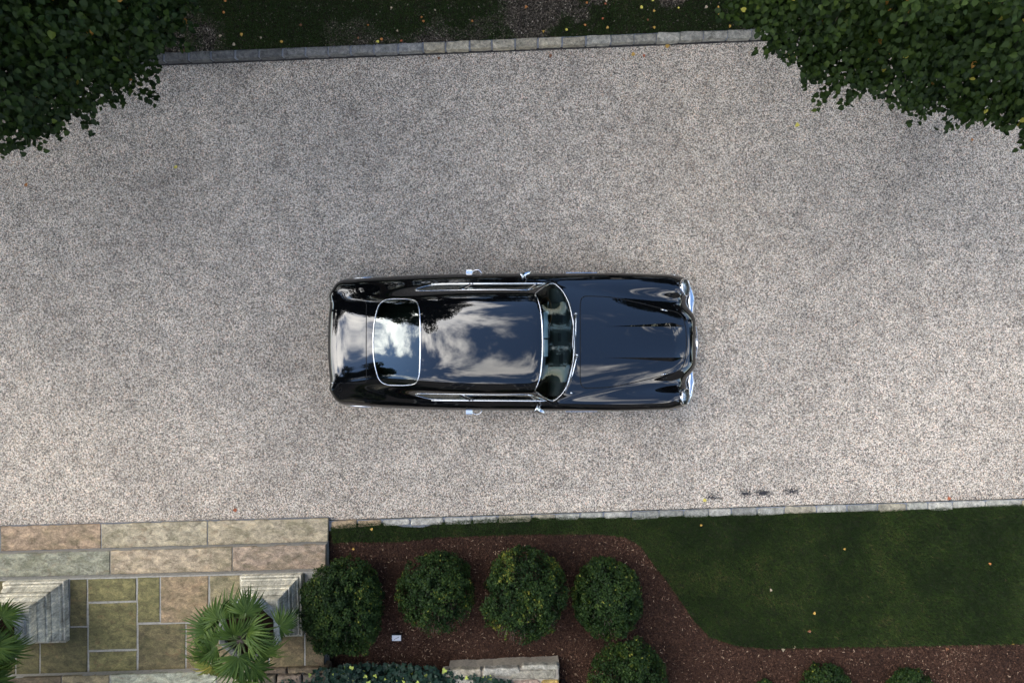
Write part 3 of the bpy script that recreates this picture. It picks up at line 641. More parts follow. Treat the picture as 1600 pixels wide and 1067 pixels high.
me = place(IV_V, IV_F, pos, xa, ya, Zn, rng.uniform(.035, .075, n), np.clip(rng.normal(.4, .22, n) * .82 + (rng.random(n) < .05) * .9, 0, 1), 'ivy', M_IVY)
tag(link(bpy.data.objects.new('ivy', me)), 'dark ivy with a few lime green new leaves at the bottom edge', 'ivy', kind='stuff')
gl = empty('landscape_light', P(622, 990, .03)); tag(gl, 'small landscape light with pale rectangular face between two round shrubs', 'garden light')
m = MB(); m.box((0, 0, .12), (.125, .085, .05)); m.box((0, 0, .055), (.02, .02, .11)); m.build('housing', M_DARKTRIM, gl)
m = MB(); m.box((0, .002, .148), (.118, .072, .006)); fc = m.build('face', simple('frosted_face', (.52, .55, .60), .25), gl)
m = MB(); m.tube([(-.03, -.016, .152), (.035, .018, .152)], .0025, 4); m.build('reflection_line', M_DARKTRIM, fc)  # dark bar drawn for a line reflected in the face
gf = empty('downspout', P(880, 1063, .05)); tag(gf, 'small grey metal fitting at the end of the rubble wall', 'fitting')
m = MB(); m.box((0, -.04, .15), (.05, .12, .30)); m.build('pipe', M_ALU, gf); m = MB(); m.box((.005, .02, .31), (.065, .09, .02)); m.build('bracket', M_ALU, gf)

# ------------------------------------------------------------------ linden trees
LEAF_V = np.array([(0, -.42, -.04), (.30, -.50, .03), (.47, -.16, .07), (.33, .20, .05), (0, .58, -.08), (-.33, .20, .05), (-.47, -.16, .07), (-.30, -.50, .03), (0, 0, -.05)])
LEAF_F = np.array([(8, 0, 1), (8, 1, 2), (8, 2, 3), (8, 3, 4), (8, 4, 5), (8, 5, 6), (8, 6, 7), (8, 7, 0)])
FAR_V = np.array([(0, -.52, -.02), (.46, -.10, .06), (0, .60, -.07), (-.46, -.10, .06)]); FAR_F = np.array([(0, 1, 2), (0, 2, 3)])
LEAF_MESH = []
for i in range(8):
    tv = [.1, .3, .42, .5, .58, .68, .78, .88][i]; v = LEAF_V.copy(); v[:, 2] *= (.6 + .25 * i); v[:, 0] *= (.9 + .03 * i)
    LEAF_MESH.append(npmesh('leaf', v, LEAF_F, M_LINDEN, False, np.full(9, tv)))
def crown_points(clumps, per, rs):
    """twigs radiate inside each clump; leaves sit along them, denser at the skin"""
    Ps, Ns, Ts = [], [], []
    for (c, r, dens) in clumps:
        n = max(1, int(per * dens * r * r)); d = unit(rs.normal(0, 1, (n, 3)) + [0, 0, .35]); rad = r * (.45 + .55 * rs.random(n) ** .55)
        B = unit(rs.normal(0, 1, (28, 3))); A = rs.uniform(-.24, .26, 28); rad *= 1 + (A[None] * np.exp((d @ B.T - 1) * 16)).sum(1)
        pos = np.array(c) + d * rad[:, None] * [1, 1, .8]; 
        out_ = unit(d + rs.normal(0, .35, (n, 3))); Ps.append(pos); Ns.append(out_); Ts.append(.34 + .26 * (d[:, 2]) * .4 + rs.normal(0, .13, n) + rs.normal(0, .07))
    return np.concatenate(Ps), np.concatenate(Ns), np.concatenate(Ts)
def leaf_axes(Nn, rs):
    """blade faces up and outward, tip hangs down and outward"""
    n = len(Nn); Z = unit(Nn * .55 + np.array([[0, 0, .75]]) + rs.normal(0, .33, (n, 3))); tip = unit(Nn * [1, 1, .2] + [0, 0, -.45] + rs.normal(0, .45, (n, 3)))
    Y = unit(tip - Z * (tip * Z).sum(1, keepdims=True)); X = np.cross(Y, Z); return X, Y, Z
def tree(base, clumps, lab, seed, per=1500, size=(.075, .105), single=0, trunk_r=.16, group=None, name='linden_tree', shift=0.0):
    rs = np.random.default_rng(seed); rr = random.Random(seed); root = empty(name, base); tag(root, lab, 'tree', group)
    bx, by, bz = base; loc = [((c[0] - bx, c[1] - by, c[2] - bz), r, q) for c, r, q in clumps]
    top = max(c[0][2] for c in loc); mz = min(c[0][2] for c in loc); cxm = np.mean([c[0] for c in loc], 0)
    fork = Vector((cxm[0] * .15, cxm[1] * .15, max(.8, mz * .55)))
    m = MB(); m.tube(spline([(0, 0, -.05), (0, 0, fork.z * .4), fork, fork.lerp(Vector(cxm), .55), Vector((cxm[0], cxm[1], top))], 4), [trunk_r * (1.25 - 1.15 * i / 16) for i in range(17)], 10); tk = m.build('trunk', M_BARK, root, True)
    lm = MB()
    for c, r, q in loc:
        if r < .1: continue
        e = Vector(c); s_ = fork.lerp(Vector((cxm[0], cxm[1], top)), rr.uniform(.05, .5)); mid = s_.lerp(e, .5) + Vector((rr.uniform(-.15, .15), rr.uniform(-.15, .15), rr.uniform(.0, .2)))
        lm.tube(spline([s_, mid, e], 4), [trunk_r * .45 * (1 - .09 * i) for i in range(9)], 6)
        for j in range(9):
            d = Vector((rr.gauss(0, 1), rr.gauss(0, 1), rr.gauss(.2, .7))).normalized(); p1 = mid.lerp(e, rr.uniform(.4, 1)); lm.tube([p1, p1 + d * r * .5, p1 + d * r * .92 + Vector((0, 0, -.05))], [.014, .009, .003], 4)
    lm.build('limb', M_BARK, tk)
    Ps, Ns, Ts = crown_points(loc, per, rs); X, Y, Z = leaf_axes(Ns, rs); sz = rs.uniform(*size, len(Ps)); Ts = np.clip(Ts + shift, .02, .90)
    u = rs.random(len(Ps)); Ts = np.where(u < .004, .955, np.where(u < .007, .99, Ts))
    sel = np.zeros(len(Ps), bool)
    if single:
        W = Ps + np.array(base); kk = (H - W[:, 2]) / F; qx = 800 + W[:, 0] / kk; qy = 533.5 - W[:, 1] / kk
        vis = (qx > 6) & (qx < 1594) & (qy > 6) & (qy < 1061); cell = {}
        for i in np.nonzero(vis)[0]:                    # the upper leaf of every small patch of the crown seen from above
            key = (int(qx[i] // 13), int(qy[i] // 13))
            if key not in cell or Ps[i, 2] > Ps[cell[key], 2]: cell[key] = i
        pick = sorted(cell.values(), key=lambda i: -sz[i] / kk[i])[:single]; sel[pick] = True
    lv, lf = (LEAF_V, LEAF_F) if single else (FAR_V, FAR_F)          # trees out of the picture carry simpler leaves
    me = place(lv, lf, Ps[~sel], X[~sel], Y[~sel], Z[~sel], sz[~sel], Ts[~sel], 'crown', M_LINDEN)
    cr_ = link(bpy.data.objects.new('crown', me), root)
    if single: cr_['kind'] = 'stuff'
    for i in np.nonzero(sel)[0]:
        o = bpy.data.objects.new('leaf', LEAF_MESH[min(7, max(0, int(Ts[i] * 8.6)))]); M = Matrix((Vector(X[i] * sz[i]), Vector(Y[i] * sz[i]), Vector(Z[i] * sz[i]))).transposed().to_4x4(); M.translation = Vector(Ps[i]); o.matrix_local = M; link(o, cr_)
    return root
def sprays(cl, n, seed):
    rr = random.Random(seed); o = []
    for c, r, q in cl:
        for i in range(n):
            a_ = rr.uniform(0, 6.283); dz = rr.uniform(-.25, .2); bend = rr.uniform(-.25, .25); m_ = rr.randint(2, 5)
            for k in range(m_):
                rr_ = r * .80 + .055 * k; aa = a_ + bend * k * .25; o.append(((c[0] + math.cos(aa) * rr_, c[1] + math.sin(aa) * rr_, c[2] + dz - .03 * k), .085, .16))
    return cl + o
def CL(px, py, z, rpx, dens=1.0): k = (H - z) / F; return (tuple(P(px, py, z)), rpx * k, dens)
TR = [CL(1195, -12, 2.7, 70), CL(1262, 32, 2.6, 72), CL(1325, 62, 2.5, 74), CL(1400, 84, 2.6, 78), CL(1475, 102, 2.5, 84), CL(1550, 110, 2.6, 90), CL(1640, 120, 2.7, 90),
      CL(1330, -40, 3.4, 95, 1.1), CL(1430, 10, 3.3, 90, 1.1), CL(1520, 30, 3.4, 95, 1.1), CL(1600, 20, 3.8, 110), CL(1450, -100, 4.2, 130, .7), CL(1620, -120, 4.6, 150, .6), CL(1760, 0, 4.2, 140, .5), CL(1760, 140, 3.2, 110, .5)]
TR = [(c, r * .93, q * .8) for c, r, q in TR]; TL = None
tree((6.4, 4.9, 0), sprays(TR, 20, 5), 'linden tree with glossy leaves overhanging the upper right corner', 31, 5200, (.042, .070), 300, shift=-.02)
TL = [CL(258, -20, 2.5, 58), CL(226, 36, 2.4, 56), CL(184, 78, 2.4, 58), CL(124, 112, 2.5, 70), CL(58, 148, 2.5, 70), CL(-10, 170, 2.5, 76), CL(160, 20, 3.2, 90, 1.1), CL(80, 60, 3.3, 95, 1.1), CL(0, 90, 3.4, 100, 1.1), CL(60, -60, 4.0, 120, .8), CL(-90, 0, 4.2, 140, .6), CL(180, -90, 4.0, 110, .6), CL(-140, 160, 3.3, 110, .6)]
TL = [(c, r * .90, q * .85) for c, r, q in TL]
tree((-6.6, 4.7, 0), sprays(TL, 14, 6), 'linden tree in deep shade overhanging the upper left corner', 32, 5200, (.042, .070), 300, shift=-.16)  # leaf tints shifted darker to deepen the shade on this tree
# tall trees beyond the picture: they shade the verge and show as dark shapes in the paint
def tall(base, cc, rad, vert, seed, lab, nc=18, per=520, size=(.13, .19)):
    rr = random.Random(seed); cl = []
    for i in range(nc):
        q = rr.uniform(0, 6.283); zz = rr.uniform(-.85, .85); rho = rad * math.sqrt(max(0, 1 - zz * zz)) * math.sqrt(rr.random()) * .85
        cl.append(((cc[0] + math.cos(q) * rho, cc[1] + math.sin(q) * rho, cc[2] + zz * vert * .85), rad * rr.uniform(.34, .46), 1))
    return tree(base, cl, lab, seed, per, size, 0, .3, 'tall trees beyond the picture', 'tall_tree')
def arching(base, cc, rad, vert, seed, lab, nc, rmin=.75, rmax=1.1, ymin=-9):
    # unseen tree; crown shaped to shade a corner of the drive, clear of the view
    rr = random.Random(seed); cl = []
    while len(cl) < nc:
        q = rr.uniform(0, 6.283); zz = rr.uniform(-.95, .95); rho = rad * math.sqrt(1 - zz * zz) * math.sqrt(rr.random()); r = rr.uniform(rmin, rmax)
        x, y, z = cc[0] + math.cos(q) * rho, cc[1] + math.sin(q) * rho, cc[2] + zz * vert; hh = H - z
        if y - r > ymin and ((abs(x) - .6416 * hh) / 1.19 > r * 1.35 or (abs(y) - .428 * hh) / 1.09 > r * 1.35): cl.append(((x, y, z), r, 1))
    return tree(base, cl, lab, seed, 800, (.10, .15), 0, .32, 'tall trees beyond the picture', 'tall_tree')
arching((-8.4, 6.6, 0), (-5.8, 4.8, 7.5), 4.4, 2.8, 41, 'great old tree with unseen crown shaped to shade the upper left corner', 74, ymin=.3)  # crown shaped to darken the upper left gravel
tall((-10.8, -4.3, 0), (-10.6, -4.0, 6.0), 2.4, 3.4, 38, 'unseen tall tree added for shade beyond the left end of the terrace', 24, 600)  # added to block sky light from the upper left gravel
arching((8.8, 7.0, 0), (7.6, 5.6, 6.6), 2.6, 1.9, 40, 'unseen tree added to shade the upper right corner', 18)  # crown added to shade this corner
tall((-11.2, 5.6, 0), (-10.6, 5.0, 7.0), 2.8, 3.4, 48, 'unseen broad tree added for shade left of the great old tree', 30, 700, (.11, .16))  # added crown that deepens the shade over the upper left gravel
tall((-4.6, 8.2, 0), (-4.4, 7.6, 8.0), 2.3, 2.6, 49, 'unseen tall tree added for shade right of the great old tree', 24, 700, (.11, .16))  # another crown added for the upper left shade
tall((-12.6, 9.4, 0), (-12.6, 9.4, 6.0), 2.8, 4.0, 46, 'tall tree behind the great one beyond the upper left corner')
tall((-14.6, 2.6, 0), (-14.6, 2.6, 5.6), 2.4, 3.6, 47, 'tall tree beside the drive beyond the left edge')
tall((-14.4, -5.6, 0), (-14.4, -5.6, 4.4), 2.2, 3.0, 39, 'unseen tree added for shade at the house end beyond the left edge')  # added to dim the drive from the left
tall((-9.6, 3.9, 0), (-9.0, 3.0, 4.0), 1.9, 2.2, 37, 'unseen young tree added to shade the drive from beyond the left edge', 24, 900, (.09, .13))  # added low crown that blocks bright sky on the left
hg = [((x_, 11.6 + .3 * math.sin(x_ * 3), z_), 1.25, 1) for x_ in np.arange(-15, 15.1, 1.3) for z_ in (.9, 2.4, 3.9)]
tree((0, 11.6, 0), hg, 'unseen dense hedge added to darken reflections beyond the far trees', 71, 300, (.14, .20), 0, .08, None, 'hedge')  # added to hide bright sky gaps from the car paint
for i, (x, y, t_) in enumerate([(-6.2, 9.6, 'behind the left end of the far kerb'), (-3.2, 8.8, 'behind the car boot'), (-.2, 9.3, 'behind the car roof'), (2.7, 8.7, 'behind the bonnet'), (5.6, 9.4, 'behind the right end of the far kerb'), (8.9, 8.9, 'behind the upper right linden')]):
    tall((x, y, 0), (x, y, 4.9 + (i % 3) * .5), 2.1, 4.0, 50 + i, 'tall dark tree beyond the far kerb, ' + t_, 20, 560)
for i, (x, y, t_) in enumerate([(16.5, -3.4, 'nearest the house'), (17.6, 1.0, 'in the middle'), (16.2, 5.2, 'nearest the far kerb')]):  # trees added to darken what the windscreen reflects
    tall((x, y, 0), (x, y, 4.0), 2.5, 3.4, 60 + i, 'unseen tree added to darken reflections beyond the right edge, ' + t_, 18, 300, (.18, .26))

# ------------------------------------------------------------------ the house across the terrace
M_HWALL = mortar_material('house_stone', (.17, .155, .135)); M_ROOF = mortar_material('slate_roof', (.06, .062, .068)); M_DOOR = simple('door_paint', (.02, .03, .025), .35)
M_PANE = simple('window_pane', (.02, .025, .03), .05); M_FRAME = simple('window_paint', (.55, .54, .5), .5)
house = empty('house', (-1, -7.2, 0)); tag(house, 'dark stone house with slate roof beyond the bottom edge', 'house')
m = MB(); m.box((0, -3, 3.3), (22, 6, 6.6)); m.build('wall', M_HWALL, house)
obj('roof', [(-11.4, .45, 6.602), (11.4, .45, 6.602), (11.4, -6.45, 6.602), (-11.4, -6.45, 6.602), (-9.5, -3, 9.0), (9.5, -3, 9.0)], [(0, 1, 5, 4), (2, 3, 4, 5), (1, 2, 5), (3, 0, 4), (3, 2, 1, 0)], M_ROOF, house)
d = MB(); d.box((-3.7, .03, 1.65), (1.3, .06, 2.3)); dd = d.build('door', M_DOOR, house); d = MB(); d.box((-3.2, .08, 1.5), (.05, .06, .14)); d.build('handle', M_CHROME, dd)
for zz in (2.0, 5.0):
    for xx in (-9, -6.4, -1, 2, 5, 8):
        f = MB(); f.box((xx, .03, zz), (1.2, .06, 1.7)); wf = f.build('window', M_FRAME, house)
        for i in (-1, 1):
            for j in (-1, 1): f = MB(); f.box((xx + i * .28, .063, zz + j * .4), (.5, .02, .72)); f.build('pane', M_PANE, wf)

# ------------------------------------------------------------------ fallen leaves
LEAFCOL = {'yellow': (.62, .52, .09), 'orange': (.40, .15, .03), 'brown': (.20, .08, .03), 'rust': (.35, .09, .03), 'cream': (.36, .28, .18), 'gold': (.46, .27, .045)}
LM = {k: simple('fallen_leaf_' + k, v, .6) for k, v in LEAFCOL.items()}
FL_ME = {}
for k in LM: FL_ME[k] = npmesh('fallen_leaf', LEAF_V * [1, 1, 2.2], LEAF_F, LM[k])
def fallen(px, py, z, colr, size, lab, group):
    o = bpy.data.objects.new('fallen_leaf', FL_ME[colr]); p = P(px, py, z); o.location = (p.x, p.y, z + .012)
    o.rotation_euler = (random.uniform(-.3, .3), random.uniform(-.3, .3), random.uniform(0, 6.3)); o.scale = (size,) * 3; tag(link(o), lab, 'leaf', group)
G1 = 'fallen leaves on the gravel'
for a_ in [(275, 261, 'yellow', .055, 'yellow leaf on the shaded gravel near the upper left tree'), (1245, 196, 'yellow', .062, 'yellow leaf on the gravel below the upper right tree'), (989, 86, 'gold', .055, 'golden leaf on the gravel left of a second one by the far kerb'),
           (1043, 73, 'gold', .06, 'golden leaf touching the foot of the far kerb'), (368, 796, 'rust', .055, 'rust leaf on the gravel just above the terrace step'), (1101, 781, 'yellow', .05, 'pale yellow leaf at the dark worn spots near the near kerb'),
           (42, 289, 'orange', .05, 'orange leaf on the gravel at the left edge'), (1006, 88, 'rust', .04, 'small rust leaf on the gravel beside a golden one'), (686, 92, 'brown', .045, 'small brown leaf on the gravel below the pale far kerb stones'), (1482, 778, 'rust', .05, 'rust leaf lying against the near kerb at the right'), (1518, 219, 'orange', .04, 'orange leaf on the gravel under the tip of the right tree'), (860, 88, 'brown', .05, 'brown curled leaf on the gravel below the ochre kerb stone')]:
    fallen(a_[0], a_[1], 0, a_[2], a_[3], a_[4], G1)
G2 = 'fallen leaves on the lawn and bed'
for a_ in [(581, 826, 'gold', .038, 'golden leaf on the narrow grass strip by the terrace'), (1095, 820, 'gold', .034, 'small golden leaf on the lawn just below the near kerb'), (1319, 857, 'gold', .034, 'golden leaf in the upper middle of the lawn'), (1546, 880, 'orange', .034, 'orange leaf on the lawn near the right edge'), (1204, 921, 'cream', .038, 'cream leaf on the left part of the lawn'), (1272, 957, 'gold', .038, 'golden leaf in the lower middle of the lawn'), (1264, 985, 'brown', .045, 'brown leaf low on the lawn near the bed')]:
    fallen(a_[0], a_[1], ZL + .03, a_[2], a_[3], a_[4], G2)
for a_ in [(1223, 1014, 'cream', .05, 'pale leaf on the mulch at the lower lawn edge'), (1240, 1010, 'cream', .05, 'second pale leaf on the mulch at the lower lawn edge, right of the first'), (1582, 1003, 'gold', .06, 'golden leaf on the mulch at the right edge'), (1479, 1013, 'brown', .05, 'brown leaf on the mulch below the lawn towards the right'), (552, 857, 'gold', .035, 'tiny golden leaf on the mulch near the terrace corner')]:
    fallen(a_[0], a_[1], .035, a_[2], a_[3], a_[4], G2)
VL = sorted([(659, 28, 'orange'), (662, 34, 'orange'), (621, 49, 'cream'), (627, 65, 'rust'), (738, 34, 'orange'), (680, 17, 'cream'), (1122, 12, 'gold'), (917, 5, 'orange'), (946, 7, 'rust'), (947, 2, 'cream'), (1022, 18, 'gold'), (1002, 12, 'yellow'), (914, 40, 'orange'), (942, 30, 'rust'), (949, 44, 'gold'), (1022, 44, 'gold'), (849, 50, 'gold'), (885, 47, 'yellow'), (822, 12, 'orange'), (590, 66, 'yellow'), (575, 40, 'orange'), (612, 13, 'cream'), (1060, 13, 'yellow'), (1103, 12, 'cream'), (1123, 22, 'gold'), (1012, 32, 'brown'), (1140, 42, 'gold'), (345, 57, 'cream'), (366, 70, 'cream'), (378, 55, 'gold'), (408, 60, 'cream'), (350, 20, 'orange'), (352, 2, 'orange'), (288, 81, 'brown'), (1020, 2, 'yellow'), (596, 62, 'orange'), (440, 66, 'gold'), (470, 40, 'brown'), (560, 60, 'brown')])
ONES = ['first', 'second', 'third', 'fourth', 'fifth', 'sixth', 'seventh', 'eighth', 'ninth', 'tenth', 'eleventh', 'twelfth', 'thirteenth', 'fourteenth', 'fifteenth', 'sixteenth', 'seventeenth', 'eighteenth', 'nineteenth', 'twentieth']
for i, (px, py, c) in enumerate(VL):
    h_ = len(VL) // 2; nth = (ONES[i] + ' from the left') if i < h_ else (ONES[len(VL) - 1 - i] + ' from the right')
    fallen(px, py, .115, c, random.uniform(.028, .045), c + ' leaf in the verge behind the far kerb, ' + nth + ' there', 'fallen leaves in the verge')

# ------------------------------------------------------------------ the car: one smooth spline surface, cut into panels
CAR = empty('parked_car', (0, -.008, 0)); tag(CAR, 'glossy black classic fastback coupe parked on the gravel', 'car')
def row_const(x, yz): return [(x, y, z) for y, z in yz]
LOW = [(.85, .39), (.80, .20)]
NET = [
 [(-2.22, 0, .36), (-2.22, .2, .36), (-2.215, .36, .36), (-2.205, .47, .36), (-2.20, .52, .355), (-2.19, .57, .35), (-2.18, .61, .345), (-2.16, .65, .34), (-2.14, .68, .33), (-2.12, .70, .31), (-2.09, .71, .27), (-2.05, .70, .22)],
 [(-2.30, 0, .55), (-2.30, .2, .55), (-2.295, .36, .55), (-2.285, .47, .545), (-2.275, .53, .54), (-2.26, .58, .53), (-2.24, .625, .52), (-2.215, .665, .505), (-2.185, .70, .48), (-2.155, .725, .44), (-2.11, .74, .36), (-2.06, .72, .24)],
 [(-2.345, 0, .71), (-2.342, .2, .71), (-2.335, .36, .708), (-2.32, .47, .70), (-2.30, .54, .69), (-2.28, .595, .675), (-2.25, .645, .655), (-2.215, .69, .625), (-2.175, .73, .57), (-2.13, .755, .49), (-2.08, .76, .38), (-2.03, .735, .25)],
 [(-2.315, 0, .795), (-2.312, .2, .795), (-2.30, .36, .792), (-2.285, .47, .785), (-2.265, .54, .775), (-2.24, .60, .765), (-2.205, .655, .745), (-2.165, .71, .705), (-2.11, .755, .64), (-2.06, .78, .53), (-2.01, .78, .39), (-1.97, .75, .25)],
 [(-2.17, 0, .865), (-2.168, .2, .864), (-2.16, .38, .86), (-2.15, .48, .85), (-2.135, .545, .826), (-2.115, .60, .803), (-2.09, .66, .778), (-2.06, .725, .732), (-2.02, .772, .65), (-1.98, .795, .55), (-1.94, .792, .39), (-1.9, .76, .25)],
 row_const(-1.95, [(0, .945), (.2, .944), (.38, .936), (.485, .918), (.55, .880), (.605, .845), (.665, .812), (.735, .765), (.79, .675), (.812, .56), (.805, .39), (.77, .25)]),
 row_const(-1.75, [(0, 1.02), (.2, 1.018), (.38, 1.005), (.485, .975), (.552, .925), (.615, .878), (.68, .842), (.75, .797), (.803, .70), (.826, .57), (.818, .39), (.78, .24)]),
 row_const(-1.5, [(0, 1.125), (.2, 1.122), (.385, 1.105), (.495, 1.068), (.568, .99), (.632, .918), (.69, .874), (.757, .832), (.818, .717), (.842, .575), (.832, .39), (.79, .23)]),
 row_const(-1.25, [(0, 1.218), (.2, 1.214), (.39, 1.195), (.51, 1.15), (.583, 1.058), (.646, .955), (.698, .892), (.764, .852), (.828, .737), (.853, .585), (.842, .39), (.80, .22)]),
 row_const(-.95, [(0, 1.292), (.2, 1.288), (.40, 1.266), (.53, 1.215), (.603, 1.115), (.658, .985), (.703, .902), (.768, .872), (.836, .758), (.861, .60), (.85, .39), (.80, .21)]),
 row_const(-.6, [(0, 1.328), (.21, 1.324), (.415, 1.30), (.548, 1.248), (.618, 1.15), (.668, 1.01), (.71, .908), (.774, .884), (.841, .775), (.866, .61), (.85, .39), (.80, .2)]),
 row_const(-.25, [(0, 1.340), (.21, 1.336), (.42, 1.312), (.556, 1.258), (.624, 1.16), (.674, 1.015), (.714, .912), (.777, .888), (.844, .785), (.868, .62)] + LOW),
 row_const(.05, [(0, 1.335), (.21, 1.331), (.42, 1.307), (.556, 1.252), (.624, 1.155), (.674, 1.012), (.715, .912), (.778, .888), (.845, .787), (.869, .62)] + LOW),
 [(.27, 0, 1.326), (.265, .21, 1.322), (.245, .42, 1.298), (.205, .555, 1.243), (.19, .62, 1.15), (.20, .674, 1.01), (.21, .716, .911), (.22, .779, .888), (.22, .846, .787), (.22, .869, .62), (.22, .85, .39), (.22, .80, .2)],
 [(.37, 0, 1.312), (.362, .21, 1.308), (.335, .42, 1.283), (.285, .555, 1.228), (.265, .617, 1.14), (.29, .674, 1.005), (.32, .717, .910), (.33, .78, .887), (.33, .846, .787), (.33, .87, .62), (.33, .85, .39), (.33, .80, .2)],
 [(.45, 0, 1.252), (.44, .22, 1.247), (.405, .435, 1.222), (.335, .58, 1.165), (.31, .635, 1.09), (.34, .682, .985), (.38, .72, .909), (.39, .781, .886), (.39, .847, .786), (.39, .87, .62), (.39, .85, .39), (.39, .80, .2)],
 [(.61, 0, 1.117), (.597, .24, 1.112), (.55, .46, 1.085), (.45, .635, 1.025), (.42, .675, .975), (.44, .703, .935), (.46, .73, .905), (.47, .783, .884), (.47, .847, .785), (.47, .87, .62), (.47, .85, .39), (.47, .80, .2)],
 [(.755, 0, .998), (.74, .25, .993), (.68, .48, .972), (.56, .665, .935), (.525, .70, .918), (.53, .722, .907), (.55, .742, .898), (.56, .786, .880), (.56, .848, .783), (.56, .87, .62), (.56, .85, .39), (.56, .80, .2)],
 [(.80, 0, .980), (.785, .25, .976), (.73, .48, .958), (.64, .645, .925), (.61, .69, .908), (.61, .72, .90), (.62, .745, .894), (.63, .786, .878), (.63, .848, .782), (.63, .87, .62), (.63, .85, .39), (.63, .80, .2)],
 [(.93, 0, .968), (.92, .23, .965), (.89, .43, .950), (.84, .57, .922), (.81, .64, .903), (.80, .685, .892), (.80, .73, .888), (.80, .783, .873), (.80, .847, .782), (.80, .87, .62), (.80, .85, .39), (.80, .80, .2)],
 row_const(1.15, [(0, .950), (.2, .948), (.39, .933), (.51, .905), (.58, .884), (.64, .876), (.70, .878), (.775, .868), (.845, .785), (.869, .615)] + LOW),
 row_const(1.5, [(0, .915), (.2, .912), (.365, .898), (.475, .868), (.545, .842), (.605, .840), (.67, .858), (.755, .856), (.835, .778), (.866, .612)] + LOW),
 row_const(1.8, [(0, .876), (.19, .873), (.345, .858), (.445, .826), (.513, .796), (.57, .797), (.64, .838), (.732, .845), (.82, .77), (.858, .61), (.845, .39), (.79, .22)]),
 [(2.03, 0, .838), (2.03, .185, .835), (2.02, .325, .818), (2.00, .425, .785), (1.985, .492, .752), (1.985, .55, .755), (2.0, .615, .808), (1.995, .705, .822), (1.98, .80, .755), (1.97, .845, .61), (1.97, .832, .40), (1.97, .78, .24)],
 [(2.18, 0, .805), (2.18, .18, .802), (2.165, .31, .782), (2.135, .41, .742), (2.11, .48, .705), (2.105, .54, .708), (2.125, .605, .768), (2.115, .69, .785), (2.09, .785, .725), (2.07, .835, .60), (2.06, .822, .42), (2.05, .765, .27)],
 [(2.295, 0, .757), (2.29, .175, .754), (2.27, .30, .73), (2.225, .405, .685), (2.19, .475, .645), (2.185, .535, .645), (2.205, .60, .69), (2.20, .685, .705), (2.17, .77, .665), (2.14, .815, .58), (2.12, .80, .44), (2.1, .75, .30)],
 [(2.365, 0, .68), (2.36, .17, .678), (2.335, .30, .655), (2.285, .40, .61), (2.245, .47, .58), (2.235, .535, .58), (2.25, .60, .61), (2.245, .68, .62), (2.21, .755, .595), (2.175, .795, .54), (2.15, .78, .44), (2.12, .735, .32)],
 [(2.355, 0, .56), (2.35, .17, .56), (2.325, .30, .545), (2.285, .40, .52), (2.25, .47, .505), (2.24, .535, .505), (2.25, .60, .515), (2.24, .675, .52), (2.205, .74, .51), (2.17, .775, .485), (2.15, .76, .43), (2.12, .72, .34)],
 [(2.27, 0, .42), (2.27, .17, .42), (2.25, .30, .42), (2.22, .40, .415), (2.2, .47, .41), (2.19, .535, .41), (2.19, .60, .41), (2.18, .665, .41), (2.16, .72, .41), (2.13, .745, .41), (2.12, .735, .39), (2.1, .70, .36)],
]
NET = np.array(NET, float)                                             # rows, 12, 3
NET[0:4, :4, 0] += .03; NET[0:4, 7:, 1] += .035; NET[4, 7:, 1] += .02; NET[0:4, 5:10, 0] -= .035
NET[-6:, 8:11, 1] += .022; NET[-4:, 8:11, 0] += .035; NET[-4:, 0:2, 0] -= .035; NET[-4:, 4:6, 0] -= .022; NET[-4:, 3, 0] -= .012; NET[-4:, 6, 0] -= .012
NET[-9:-6, 8:10, 1] += .010; NET[5:-5, 8, 2] += .028; NET[5:-5, 9, 2] += .05; NET[-8:-6, 5, 2] += .008
full = np.concatenate([NET[:, :0:-1] * [1, -1, 1], NET], 1)           # mirrored: 23 columns
def bspline_matrix(n, t):
    kn_ = np.concatenate([[0] * 3, np.arange(n - 2), [n - 3] * 3]).astype(float); t = np.clip(t, 0, n - 3 - 1e-9)
    B = np.zeros((len(t), n + 3)); 
    for i in range(n + 3): B[:, i] = (t >= kn_[i]) & (t < kn_[i + 1])
    for d in range(1, 4):
        Bn = np.zeros_like(B)
        for i in range(n + 3 - d):
            a_ = kn_[i + d] - kn_[i]; b_ = kn_[i + d + 1] - kn_[i + 1]
            if a_ > 0: Bn[:, i] += (t - kn_[i]) / a_ * B[:, i]
            if b_ > 0: Bn[:, i] += (kn_[i + d + 1] - t) / b_ * B[:, i + 1]
        B = Bn
    return B[:, :n]
NU, NV = 620, 281
BU = bspline_matrix(full.shape[0], np.linspace(0, full.shape[0] - 3, NU)); BV = bspline_matrix(full.shape[1], np.linspace(0, full.shape[1] - 3, NV))
S = np.einsum('ua,abk,vb->uvk', BU, full, BV)
Su, Sv = np.gradient(S, axis=0), np.gradient(S, axis=1); SN = np.cross(Su, Sv); SN /= np.maximum(np.linalg.norm(SN, axis=2, keepdims=True), 1e-12)
if SN[NU // 2, NV // 2, 2] < 0: SN = -SN
SV, SNV = S.reshape(-1, 3), SN.reshape(-1, 3)
ii, jj = np.meshgrid(np.arange(NU - 1), np.arange(NV - 1), indexing='ij'); q0 = ii * NV + jj
SF = np.stack([q0, q0 + NV, q0 + NV + 1, q0 + 1], 2).reshape(-1, 4)
nn_ = np.cross(SV[SF[:, 1]] - SV[SF[:, 0]], SV[SF[:, 3]] - SV[SF[:, 0]])
if nn_[len(nn_) // 2, 2] < 0: SF = SF[:, ::-1].copy()
BVH = BVHTree.FromPolygons([tuple(v) for v in SV[::1]], [tuple(f) for f in SF[::1]])
